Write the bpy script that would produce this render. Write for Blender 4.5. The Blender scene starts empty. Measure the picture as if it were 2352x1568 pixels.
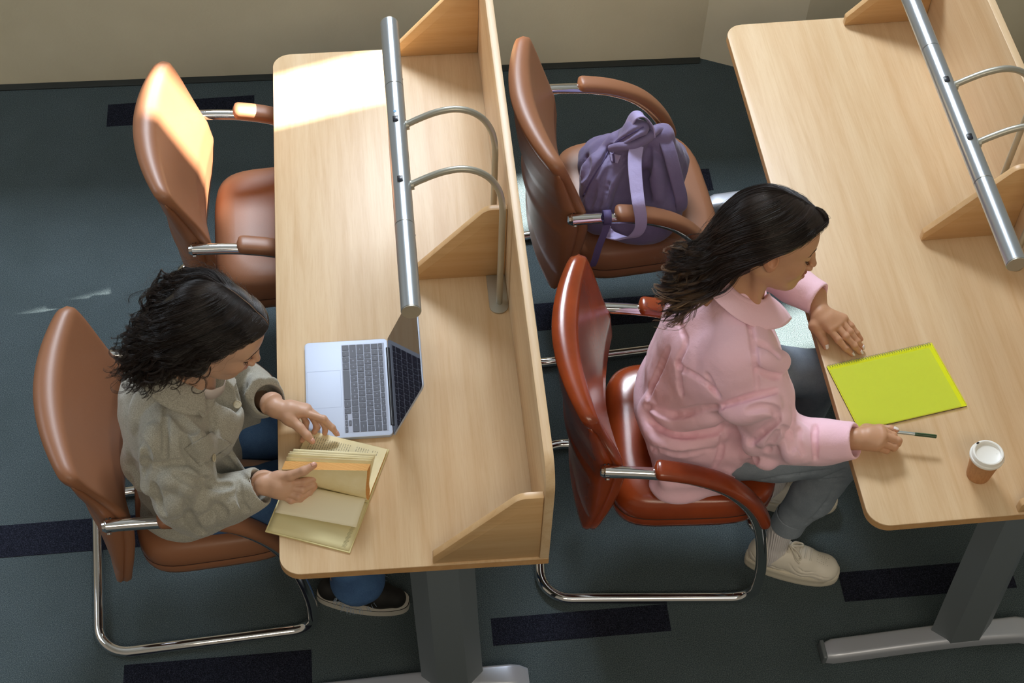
import bpy, bmesh, math, random
import numpy as np
from mathutils import Vector, Matrix, Euler, Quaternion
random.seed(7); RNG = np.random.RandomState(11)
PI = math.pi
SC = bpy.context.scene
COL = SC.collection
# ------------------------------------------------------------------ camera
FPX = 3708.669; CW, CH = 2352, 1568
CROT = (0.621441, 0.00227164, -0.0722330); CPOS = (0.26262851, -1.92082637, 4.01085148)
PPX, PPY = -146.5275, 180.0249
camd = bpy.data.cameras.new('camera'); cam = bpy.data.objects.new('camera', camd); COL.objects.link(cam)
cam.location = CPOS; cam.rotation_euler = CROT
camd.sensor_fit = 'HORIZONTAL'; camd.sensor_width = 36.0; camd.lens = FPX / CW * 36.0
camd.shift_x = -PPX / CW; camd.shift_y = PPY / CW
camd.clip_start = .05; camd.clip_end = 60
SC.camera = cam
CM = np.array(Euler(CROT, 'XYZ').to_matrix()); CP = np.array(CPOS)
def at(u, v, x=None, y=None, z=None):
    """point of the room seen at photo pixel (u, v) on the plane x=, y= or z="""
    d = CM @ np.array([(u - CW / 2 - PPX) / FPX, (CH / 2 + PPY - v) / FPX, -1.0])
    k, w = (0, x) if x is not None else (1, y) if y is not None else (2, z)
    return CP + d * ((w - CP[k]) / d[k])
# ------------------------------------------------------------------ objects
def tag(o, label=None, cat=None, group=None, kind=None):
    if label: o['label'] = label
    if cat: o['category'] = cat
    if group: o['group'] = group
    if kind: o['kind'] = kind
    return o
def empty(name, loc=(0, 0, 0), rz=0, label=None, cat=None, group=None):
    o = bpy.data.objects.new(name, None); COL.objects.link(o)
    o.location = loc; o.rotation_euler = (0, 0, rz); o.empty_display_size = .05
    return tag(o, label, cat, group)
def from_data(name, verts, faces, mat, parent=None, smooth=True, mats=None, fmat=None):
    me = bpy.data.meshes.new(name)
    me.from_pydata([tuple(v) for v in verts], [], [tuple(f) for f in faces]); me.update()
    for m in (mats or [mat]): me.materials.append(m)
    if fmat is not None: me.polygons.foreach_set('material_index', fmat)
    me.polygons.foreach_set('use_smooth', [smooth] * len(me.polygons))
    o = bpy.data.objects.new(name, me); COL.objects.link(o)
    if parent: o.parent = parent
    return o
def obj(name, bm, mat, parent=None, smooth=True, auto=True, loc=None):
    bmesh.ops.recalc_face_normals(bm, faces=bm.faces[:])
    me = bpy.data.meshes.new(name); bm.to_mesh(me); bm.free()
    me.materials.append(mat)
    if smooth:
        me.polygons.foreach_set('use_smooth', [True] * len(me.polygons))
        if auto: me.set_sharp_from_angle(angle=math.radians(38))
    o = bpy.data.objects.new(name, me); COL.objects.link(o)
    if parent: o.parent = parent
    if loc: o.location = loc
    return o
def copy_tree(o, parent=None):
    c = o.copy(); COL.objects.link(c); c.parent = parent
    for ch in list(o.children): copy_tree(ch, c)
    return c
# ------------------------------------------------------------------ shape builders
def add_box(bm, x0, x1, y0, y1, z0, z1, bev=0, seg=2, M=None):
    r = bmesh.ops.create_cube(bm, size=1)
    vs = r['verts']
    for v in vs:
        v.co = Vector(((x0 + x1) / 2 + v.co.x * (x1 - x0), (y0 + y1) / 2 + v.co.y * (y1 - y0), (z0 + z1) / 2 + v.co.z * (z1 - z0)))
    if bev > 0:
        es = list({e for v in vs for e in v.link_edges})
        g = bmesh.ops.bevel(bm, geom=es, offset=bev, segments=seg, affect='EDGES', profile=.5)
        vs = list({v for f in g['faces'] for v in f.verts} | {v for v in vs if v.is_valid})
    if M is not None:
        bmesh.ops.transform(bm, matrix=M, verts=vs)
    return vs
def add_prism(bm, pts, h0, h1, axis='z', bev=0, seg=2):
    """closed outline pts (2-D) extruded from h0 to h1 along the axis"""
    def P(a, b, h):
        return (a, b, h) if axis == 'z' else (a, h, b) if axis == 'y' else (h, a, b)
    n = len(pts)
    lo = [bm.verts.new(P(a, b, h0)) for a, b in pts]; hi = [bm.verts.new(P(a, b, h1)) for a, b in pts]
    f0 = bm.faces.new(lo); f1 = bm.faces.new(hi[::-1])
    for i in range(n):
        bm.faces.new((lo[i], hi[i], hi[(i + 1) % n], lo[(i + 1) % n]))
    if bev > 0:
        bmesh.ops.recalc_face_normals(bm, faces=bm.faces[:])
        es = list(set(f0.edges) | set(f1.edges))
        bmesh.ops.bevel(bm, geom=es, offset=bev, segments=seg, affect='EDGES', profile=.5)
def round_poly(pts, radii, seg=8):
    """polygon with rounded corners"""
    out = []; n = len(pts)
    for i in range(n):
        p = Vector(pts[i]); a = Vector(pts[i - 1]); b = Vector(pts[(i + 1) % n]); r = radii[i] if hasattr(radii, '__len__') else radii
        if r <= 0: out.append(tuple(p)); continue
        d1 = (a - p).normalized(); d2 = (b - p).normalized()
        ang = d1.angle(d2); t = r / math.tan(ang / 2)
        t = min(t, (a - p).length * .49, (b - p).length * .49); r = t * math.tan(ang / 2)
        c = p + (d1 + d2).normalized() * (r / math.sin(ang / 2))
        s = p + d1 * t - c; e = p + d2 * t - c
        a0 = math.atan2(s.y, s.x); a1 = math.atan2(e.y, e.x); da = (a1 - a0 + PI) % (2 * PI) - PI
        for k in range(seg + 1):
            q = a0 + da * k / seg; out.append((c.x + r * math.cos(q), c.y + r * math.sin(q)))
    return out
def smooth_path(pts, n=8, closed=False):
    """Catmull-Rom through pts"""
    P = [np.array(p, float) for p in pts]; out = []; m = len(P)
    rng = range(m if closed else m - 1)
    for i in rng:
        if closed: p0, p1, p2, p3 = P[i - 1], P[i], P[(i + 1) % m], P[(i + 2) % m]
        else:
            p1, p2 = P[i], P[i + 1]; p0 = P[i - 1] if i else 2 * p1 - p2; p3 = P[i + 2] if i + 2 < m else 2 * p2 - p1
        for k in range(n):
            t = k / n
            out.append(.5 * ((2 * p1) + (-p0 + p2) * t + (2 * p0 - 5 * p1 + 4 * p2 - p3) * t * t + (-p0 + 3 * p1 - 3 * p2 + p3) * t ** 3))
    if not closed: out.append(P[-1])
    return out
def round_path(pts, r, seg=8):
    """3-D polyline with rounded corners"""
    P = [Vector(p) for p in pts]; out = [P[0]]
    for i in range(1, len(P) - 1):
        ri = r[i] if hasattr(r, '__len__') else r
        d1 = (P[i - 1] - P[i]); d2 = (P[i + 1] - P[i]); l1, l2 = d1.length, d2.length; d1.normalize(); d2.normalize()
        ang = d1.angle(d2)
        if ang > PI - .02 or ri <= 0: out.append(P[i]); continue
        t = min(ri / math.tan(ang / 2), l1 * .49, l2 * .49); rr = t * math.tan(ang / 2)
        c = P[i] + (d1 + d2).normalized() * (rr / math.sin(ang / 2))
        s = (P[i] + d1 * t) - c; e = (P[i] + d2 * t) - c; w = s.angle(e)
        for k in range(seg + 1):
            f = k / seg; q = (s * math.sin((1 - f) * w) + e * math.sin(f * w)) / math.sin(w)
            out.append(c + q)
    out.append(P[-1]); return out
def frames(path):
    P = [Vector(p) for p in path]; T = []
    for i in range(len(P)):
        a = P[max(i - 1, 0)]; b = P[min(i + 1, len(P) - 1)]; T.append((b - a).normalized())
    n = T[0].orthogonal().normalized(); N = [n]
    for i in range(1, len(P)):
        ax = T[i - 1].cross(T[i])
        if ax.length > 1e-9: n = Quaternion(ax.normalized(), T[i - 1].angle(T[i])) @ n
        n = (n - T[i] * n.dot(T[i])).normalized(); N.append(n)
    return P, T, N
def add_tube(bm, path, r, n=12, cap=True, closed=False, flat=1.0, up=None):
    P, T, N = frames(path); rings = []
    for i, (p, t, nn) in enumerate(zip(P, T, N)):
        ri = r[i] if hasattr(r, '__len__') else r
        if up is not None:
            nn = Vector(up); nn = (nn - t * nn.dot(t)).normalized()
        b = t.cross(nn)
        rings.append([bm.verts.new(p + (nn * math.cos(2 * PI * k / n) * flat + b * math.sin(2 * PI * k / n)) * ri) for k in range(n)])
    m = len(rings)
    for i in range(m if closed else m - 1):
        A, B = rings[i], rings[(i + 1) % m]
        for k in range(n):
            bm.faces.new((A[k], A[(k + 1) % n], B[(k + 1) % n], B[k]))
    if cap and not closed:
        bm.faces.new(rings[0][::-1]); bm.faces.new(rings[-1])
def add_lathe(bm, prof, n=32, M=None):
    rings = []
    for r, z in prof:
        if r < 1e-6: rings.append([bm.verts.new((0, 0, z))])
        else: rings.append([bm.verts.new((r * math.cos(2 * PI * k / n), r * math.sin(2 * PI * k / n), z)) for k in range(n)])
    for A, B in zip(rings[:-1], rings[1:]):
        for k in range(n):
            a = [A[0]] if len(A) == 1 else [A[k], A[(k + 1) % n]]
            b = [B[0]] if len(B) == 1 else [B[(k + 1) % n], B[k]]
            if len(a) + len(b) > 2: bm.faces.new(a + b)
    if M is not None: bmesh.ops.transform(bm, matrix=M, verts=[v for R in rings for v in R])
def grid_mesh(P):
    """P: array (nu, nv, 3) -> verts, faces"""
    nu, nv = P.shape[:2]; V = P.reshape(-1, 3); F = []
    for i in range(nu - 1):
        for j in range(nv - 1):
            a = i * nv + j; F.append((a, a + nv, a + nv + 1, a + 1))
    return V, F
def solid(o, t, off=0, bev=0):
    m = o.modifiers.new('thickness', 'SOLIDIFY'); m.thickness = t; m.offset = off
    if bev: b = o.modifiers.new('edge', 'BEVEL'); b.width = bev; b.segments = 2
    return o
def subsurf(o, n=1):
    m = o.modifiers.new('smooth', 'SUBSURF'); m.levels = n; m.render_levels = n; return o
# ------------------------------------------------------------------ materials
def lin(h):
    h = h.lstrip('#'); c = [int(h[i:i + 2], 16) / 255 for i in (0, 2, 4)]
    return tuple(x / 12.92 if x <= .04045 else ((x + .055) / 1.055) ** 2.4 for x in c) + (1,)
class NT:
    def __init__(s, name):
        s.m = bpy.data.materials.new(name); s.m.use_nodes = True; s.t = s.m.node_tree; s.t.nodes.clear()
        s.out = s.t.nodes.new('ShaderNodeOutputMaterial'); s.b = s.t.nodes.new('ShaderNodeBsdfPrincipled')
        s.t.links.new(s.b.outputs[0], s.out.inputs[0])
    def n(s, ty, **k):
        x = s.t.nodes.new('ShaderNode' + ty)
        for a, b in k.items():
            if a.startswith('i_'):
                key = a[2:].replace('_', ' ')
                x.inputs[int(key) if key.isdigit() else key].default_value = b
            else: setattr(x, a, b)
        return x
    def l(s, a, b): s.t.links.new(a, b)
    def set(s, **k):
        for a, b in k.items(): s.b.inputs[a.replace('_', ' ')].default_value = b
        return s
    def coords(s, scale=(1, 1, 1), kind='Object', rot=(0, 0, 0)):
        tc = s.n('TexCoord'); mp = s.n('Mapping'); mp.inputs['Scale'].default_value = scale; mp.inputs['Rotation'].default_value = rot
        s.l(tc.outputs[kind], mp.inputs[0]); return mp.outputs[0]
    def noise(s, vec, scale, detail=4, rough=.55, dist=0):
        x = s.n('TexNoise', i_Scale=scale, i_Detail=detail, i_Roughness=rough, i_Distortion=dist)
        if vec is not None: s.l(vec, x.inputs['Vector'])
        return x.outputs['Fac']
    def ramp(s, fac, stops):
        r = s.n('ValToRGB'); e = r.color_ramp.elements
        e[0].position, e[0].color = stops[0]; e[1].position, e[1].color = stops[-1]
        for p, c in stops[1:-1]: k = e.new(p); k.color = c
        s.l(fac, r.inputs[0]); return r.outputs[0]
    def mix(s, fac, a, b, mode='MIX'):
        x = s.n('Mix', data_type='RGBA', blend_type=mode)
        for i, v in ((0, fac), (6, a), (7, b)):
            if hasattr(v, 'links') or hasattr(v, 'is_output'): s.l(v, x.inputs[i])
            else: x.inputs[i].default_value = v
        return x.outputs[2]
    def bump(s, h, strength=.2, dist=.001):
        x = s.n('Bump', i_Strength=strength, i_Distance=dist); s.l(h, x.inputs['Height']); s.l(x.outputs[0], s.b.inputs['Normal']); return x
def flat(name, col, rough=.5, metal=0, **k):
    t = NT(name); t.set(Base_Color=lin(col), Roughness=rough, Metallic=metal, **k); return t.m
def wood_mat(name, axis, a='#d6bb95', b='#c8a77e', c='#dfc8a6'):
    t = NT(name); sc = {'y': (14, .7, 14), 'x': (.7, 14, 14), 'z': (14, 14, .7)}[axis]
    v = t.coords(sc); n1 = t.noise(v, 2.2, 6, .6, .6)
    v2 = t.coords(tuple(q * 9 for q in sc)); n2 = t.noise(v2, 2.0, 3, .6)
    v3 = t.coords(tuple(q * .22 for q in sc)); n3 = t.noise(v3, 1.6, 4, .5, 2.2)
    w = t.n('TexWave', wave_type='RINGS', rings_direction='X' if axis == 'x' else 'Y' if axis == 'y' else 'Z', i_Scale=.55, i_Distortion=6, i_Detail=3)
    t.l(t.coords({'y': (7, .55, 7), 'x': (.55, 7, 7), 'z': (7, 7, .55)}[axis]), w.inputs['Vector'])
    c1 = t.ramp(n1, [(.3, lin(b)), (.55, lin(a)), (.8, lin(c))])
    c2 = t.mix(.28, c1, t.ramp(n3, [(.3, lin(b)), (.7, lin(c))]))
    c3 = t.mix(t.ramp(w.outputs['Fac'], [(.0, (.0, .0, .0, 1)), (.9, (.10, .10, .10, 1))]), c2, lin('#bd8f5f'))
    c4 = t.mix(t.ramp(n2, [(.45, (0, 0, 0, 1)), (.75, (.22, .22, .22, 1))]), c3, lin('#b68a5c'))
    t.l(c4, t.b.inputs['Base Color']); t.set(Roughness=.38); t.b.inputs['Specular IOR Level'].default_value = .35
    t.bump(n2, .08, .0005); return t.m
M = {}
M['wood_y'] = wood_mat('maple_laminate_lengthwise', 'y')
M['wood_x'] = wood_mat('maple_laminate_crosswise', 'x', '#cfab7c', '#c19a69', '#d6b68b')
M['edge'] = wood_mat('maple_edge_band', 'y', '#c69a68', '#ba8c5a', '#cda472')
def metal_mat(name, col, rough, aniso=0):
    t = NT(name); t.set(Base_Color=lin(col), Roughness=rough, Metallic=1)
    if aniso: t.b.inputs['Anisotropic'].default_value = aniso
    return t.m
M['chrome'] = metal_mat('chrome', '#e6e7ea', .06)
M['silver'] = NT('silver_paint').set(Base_Color=lin('#b4bcc2'), Roughness=.28, Metallic=.75).m
M['champagne'] = NT('champagne_paint').set(Base_Color=lin('#b0aea2'), Roughness=.38, Metallic=.6).m
M['steel_leg'] = NT('dark_grey_leg_paint').set(Base_Color=lin('#6d767c'), Roughness=.5, Metallic=.2).m
M['foot'] = NT('silver_foot_paint').set(Base_Color=lin('#b6bcc8'), Roughness=.35, Metallic=.35).m
M['black'] = flat('black_plastic', '#15161a', .35)
M['blue_dot'] = flat('blue_sticker', '#6fa9d6', .5)
def leather_mat(name, base, dark, rough, coat=0, spots=.25):
    t = NT(name); v = t.coords()
    n = t.noise(v, 3.5, 4, .6); c = t.mix(t.ramp(n, [(.35, (0, 0, 0, 1)), (.7, (spots, spots, spots, 1))]), lin(base), lin(dark))
    t.l(c, t.b.inputs['Base Color']); t.set(Roughness=rough, Coat_Weight=coat, Coat_Roughness=.2)
    t.b.inputs['Specular IOR Level'].default_value = .5
    vo = t.n('TexVoronoi', i_Scale=420.0); t.l(v, vo.inputs['Vector'])
    w = t.noise(v, 14, 4, .6)
    mx = t.n('Math', operation='MULTIPLY_ADD', i_1=.25); t.l(vo.outputs['Distance'], mx.inputs[0]); t.l(w, mx.inputs[2])
    t.bump(mx.outputs[0], .25, .0012); return t.m
M['leather'] = leather_mat('tan_leather', '#966649', '#7f543a', .42)
M['leather_red'] = leather_mat('worn_glossy_cognac_leather', '#a24720', '#5f2410', .24, .35, .8)
M['seam'] = flat('dark_seam_thread', '#3b2014', .8)
def carpet_mat():
    t = NT('loop_pile_carpet'); v = t.coords()
    n = t.noise(v, 430, 2, .7); n2 = t.noise(v, 6, 3, .5)
    c = t.ramp(n, [(.30, lin('#2d373a')), (.5, lin('#525f65')), (.72, lin('#7a8688'))])
    c = t.mix(t.ramp(n2, [(.3, (0, 0, 0, 1)), (.7, (.18, .18, .18, 1))]), c, lin('#37433f'))
    t.l(c, t.b.inputs['Base Color']); t.set(Roughness=.95); t.b.inputs['Specular IOR Level'].default_value = .1
    t.bump(n, .9, .004); return t.m
M['carpet'] = carpet_mat()
def carpet_dark():
    t = NT('dark_navy_carpet_tile'); v = t.coords(); n = t.noise(v, 430, 2, .7)
    t.l(t.ramp(n, [(.3, lin('#0f1118')), (.5, lin('#1e212d')), (.75, lin('#45485a'))]), t.b.inputs['Base Color'])
    t.set(Roughness=.95); t.b.inputs['Specular IOR Level'].default_value = .1; t.bump(n, .9, .004); return t.m
M['carpet_dark'] = carpet_dark()
def wall_mat():
    t = NT('beige_wall_paint'); v = t.coords(); n = t.noise(v, 90, 3, .6); n2 = t.noise(v, 2.5, 4, .6)
    t.l(t.ramp(n2, [(.3, lin('#dad1b6')), (.7, lin('#e4dcc2'))]), t.b.inputs['Base Color']); t.set(Roughness=.85); t.bump(n, .25, .002); return t.m
M['wall'] = wall_mat()
M['wall_strip'] = flat('dark_carpet_strip', '#2b302f', .7)
# ------------------------------------------------------------------ room
def struct(name, bm, mat, smooth=False):
    return tag(obj(name, bm, mat, smooth=smooth), kind='structure')
bm = bmesh.new(); add_box(bm, -5, 7, -4, 4.0, -.1, 0); struct('floor', bm, M['carpet'])
W0, W1 = (-5, 2.607), (1.49, 2.490)
bm = bmesh.new(); add_prism(bm, [W0, W1, (1.80, 2.345), (7, 2.42), (7, 2.62), (-5, 2.75)], 0, 1.08); struct('wall_back', bm, M['wall'])
bm = bmesh.new(); add_prism(bm, [(W0[0], W0[1] - .02), (W1[0], W1[1] - .02), (1.80, 2.325), (7, 2.40), (7, 2.64), (-5, 2.77)], 1.0805, 1.115, bev=.004); struct('trim_3', bm, flat('parapet_cap', '#d8d2c0', .6))
bm = bmesh.new(); add_prism(bm, [(W0[0], W0[1] - .030), (W1[0] - .006, W1[1] - .030), (W1[0], W1[1]), W0], 0, .006, bev=.002); struct('carpet_strip_back', bm, M['wall_strip'])  # flat dark carpet strip along the foot of the wall
# dark carpet planks let into the floor, one slab per plank
strips = [(.53, .17, 1.03, .255), (1.533, .235, 2.03, .33), (-.90, .555, -.40, .665), (-.49, .075, .026, .185),
          (-.645, 2.30, -.127, 2.41), (.935, 1.83, 1.43, 1.93), (.77, 1.275, 1.27, 1.385)]
bm = bmesh.new()
for i, (x0, y0, x1, y1) in enumerate(strips):
    sk = .012
    p = [(x0, y0 - .004), (x1, y0 + sk * .5), (x1, y1 + sk * .5), (x0, y1 - .004)]
    vs = [bm.verts.new((a, b, .0015)) for a, b in p]; lo = [bm.verts.new((a, b, -.01)) for a, b in p]
    bm.faces.new(vs)
    for k in range(4): bm.faces.new((lo[k], lo[(k + 1) % 4], vs[(k + 1) % 4], vs[k]))
struct('trim_1', bm, M['carpet_dark'])
bm = bmesh.new(); add_box(bm, 2.652, 2.685, 2.30, 2.42, 0, 1.08, .002); struct('trim_2', bm, M['black'])
# unseen roof slab added to mask the sun; two openings shape its patches
bm = bmesh.new()
TAN, SX, SY = 1.2, .9654, .2606
CZ = 5.2; sh = (CZ - .74) / TAN
holes = []
def hole(xa, xb, ca, cb):
    q = [(x, c + .27 * x) for x, c in ((xa, ca), (xb, ca), (xb, cb), (xa, cb))]
    holes.append([(x + SX * sh, y + SY * sh) for x, y in q])
holes.append([(x + SX * sh, y + SY * sh) for x, y in ((-.46, 1.49 - .27 * .46), (1.55, 1.49 + .27 * 1.55), (1.55, 1.72 + .27 * 1.55), (-.46, 1.665 - .27 * .46))]); hole(2.06, 2.35, .69, .87)
# sun mask built as strips of slab around the openings
o1, o2 = holes
def slab(p):
    vs = [bm.verts.new((a, b, CZ)) for a, b in p]; hi = [bm.verts.new((a, b, CZ + .06)) for a, b in p]
    bm.faces.new(vs); bm.faces.new(hi[::-1])
    for k in range(4): bm.faces.new((vs[k], vs[(k + 1) % 4], hi[(k + 1) % 4], hi[k]))
X0, X1, Y0, Y1 = -6, 9, -5, 7
def lineY(o, i, j, x): (xa, ya), (xb, yb) = o[i], o[j]; return ya + (yb - ya) * (x - xa) / (xb - xa)
a0, a1, b0, b1 = o1[0][0], o1[1][0], o2[0][0], o2[1][0]
slab([(X0, Y0), (a0, Y0), (a0, Y1), (X0, Y1)])
slab([(a0, Y0), (a1, Y0), (a1, o1[1][1]), (a0, o1[0][1])]); slab([(a0, o1[3][1]), (a1, o1[2][1]), (a1, Y1), (a0, Y1)])
slab([(a1, Y0), (b0, Y0), (b0, Y1), (a1, Y1)])
slab([(b0, Y0), (b1, Y0), (b1, o2[1][1]), (b0, o2[0][1])]); slab([(b0, o2[3][1]), (b1, o2[2][1]), (b1, Y1), (b0, Y1)])
slab([(b1, Y0), (X1, Y0), (X1, Y1), (b1, Y1)])
struct('sun_mask_ceiling', bm, flat('white_sun_mask', '#dcdcd6', .9))
# ------------------------------------------------------------------ light
def area(name, loc, target, sx, sy, power, col):
    d = bpy.data.lights.new(name, 'AREA'); d.shape = 'RECTANGLE'; d.size = sx; d.size_y = sy; d.energy = power; d.color = col
    o = bpy.data.objects.new(name, d); COL.objects.link(o); o.location = loc
    o.rotation_euler = (Vector(target) - Vector(loc)).to_track_quat('-Z', 'Y').to_euler(); return o
sd = bpy.data.lights.new('sun', 'SUN'); sd.energy = 40; sd.angle = .012; sd.color = (1, .93, .82)
so = bpy.data.objects.new('sun', sd); COL.objects.link(so)
so.rotation_euler = Vector((-SX, -SY, -TAN)).to_track_quat('-Z', 'Y').to_euler()
area('window_daylight', (.75, 4.4, 4.35), (.7, .9, .6), 1.6, 1.0, 262, (.82, .9, 1.0))
area('window_daylight_left', (-3.6, 1.6, 3.6), (.2, .8, .6), 2.0, 1.6, 50, (.75, .87, 1.0))
area('hall_light', (1.0, -3.2, 4.6), (.8, .8, .5), 3.5, 1.2, 68, (1.0, .86, .68))
wd = bpy.data.worlds.new('world'); SC.world = wd; wd.use_nodes = True
bg = wd.node_tree.nodes['Background']; bg.inputs[0].default_value = (1.0, .86, .66, 1); bg.inputs[1].default_value = .25
SC.view_settings.view_transform = 'Standard'; SC.view_settings.look = 'None'; SC.view_settings.gamma = 1; SC.view_settings.exposure = 0
SC.view_settings.use_curve_mapping = False
# ------------------------------------------------------------------ desks
TZ = .74; TD, TL, TH = .6095, 1.785, .024; DTK = .0216
PY = [.0053 + .8716 * k for k in range(3)]; PT = .018; ZP, ZD = .9954, 1.0869; TIP = .359
def make_desk(loc, rz, label):
    t = empty('carrel_desk', loc, rz, label, 'desk', 'two-seat study desks')
    D2 = TD + DTK
    bm = bmesh.new()
    out = round_poly([(0, 0), (D2, 0), (D2, TL), (0, TL)], [.052, .003, .003, .052], 10)
    add_prism(bm, out, TZ - TH, TZ, bev=.002)
    o = obj('tabletop', bm, M['wood_y'], t)
    # edge band just proud of the top's rim
    bm = bmesh.new(); out2 = round_poly([(-.0006, -.0006), (D2 + .0006, -.0006), (D2 + .0006, TL + .0006), (-.0006, TL + .0006)], [.0526, .003, .003, .0526], 10)
    n = len(out2); lo = [bm.verts.new((a, b, TZ - TH + .0015)) for a, b in out2]; hi = [bm.verts.new((a, b, TZ - .0022)) for a, b in out2]
    for i in range(n): bm.faces.new((lo[i], lo[(i + 1) % n], hi[(i + 1) % n], hi[i]))
    tag(obj('edge_band', bm, M['edge'], t), 'darker matte edge band')
    # divider panel along the back edge
    bm = bmesh.new()
    prof = round_poly([(0, TZ + .0005), (TL, TZ + .0005), (TL, ZD), (0, ZD)], [.001, .001, .07, .07], 10)
    add_prism(bm, prof, TD, D2, axis='x', bev=.0015); obj('divider_panel', bm, M['wood_y'], t)
    for k, y in enumerate(PY):
        bm = bmesh.new()
        ys = (y, y + PT) if k < 2 else (y, min(y + PT, TL - .001))
        prof = round_poly([(TIP, TZ + .0005), (TD - .0005, TZ + .0005), (TD - .0005, ZP), (TD - .055, ZP), (TIP + .018, TZ + .05), (TIP, TZ + .03)],
                          [.001, .001, .001, .04, .03, .012], 6)
        add_prism(bm, prof, ys[0], ys[1], axis='y', bev=.0012); obj('side_panel', bm, M['wood_x'], t)
    # T-legs: faceted column on a flat foot
    for yc, s in ((.040, 1), (TL - .062, -1)):
        bm = bmesh.new()
        sec = [(-.083, .012), (-.04, -.03), (.04, -.03), (.083, .012), (.04, .034), (-.04, .034)]
        rings = []
        for z, xc, k in ((.055, .408, 1.0), (.36, .394, .97), (TZ - TH - .001, .38, .94)):
            rings.append([bm.verts.new((xc + a * k, yc + b * s, z)) for a, b in sec])
        for A, B in zip(rings[:-1], rings[1:]):
            for i in range(6): bm.faces.new((A[i], A[(i + 1) % 6], B[(i + 1) % 6], B[i]))
        bm.faces.new(rings[0]); bm.faces.new(rings[-1])
        o = obj('leg', bm, M['steel_leg'], t); 
        # foot bar
        f = []
        for i in range(25):
            u = i / 24; x = .03 + u * .585
            w = .031 + .004 * max(0, (u - .75) / .25); h = .043
            rise = .034 * math.sin(min(1, u / .78) * PI / 2) ** 1.3 * (1 if u < .9 else math.cos((u - .9) / .1 * PI / 2) ** .7 if u < 1 else 0)
            if i == 0: w *= .8; h *= .8
            f.append((x, w, h, rise))
        bm = bmesh.new(); rings = []
        for x, w, h, r0 in f:
            sec = round_poly([(-w, r0), (w, r0), (w, h + r0), (-w, h + r0)], [.004, .004, .014, .014], 5)
            rings.append([bm.verts.new((x, yc + a, b)) for a, b in sec])
        n = len(rings[0])
        for A, B in zip(rings[:-1], rings[1:]):
            for i in range(n): bm.faces.new((A[i], A[(i + 1) % n], B[(i + 1) % n], B[i]))
        bm.faces.new(rings[-1]); bm.faces.new(rings[0])
        ft = obj('foot', bm, M['foot'], t)
        bm = bmesh.new(); add_box(bm, .022, .034, yc - .029, yc + .029, .001, .041, .0055, 4)
        tag(obj('end_cap', bm, M['steel_leg'], ft), 'dark plastic end cap')
    bm = bmesh.new(); add_box(bm, .33, .43, .08, TL - .08, TZ - TH - .045, TZ - TH - .0005, .004); obj('crossbeam', bm, M['steel_leg'], t)
    return t
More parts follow.
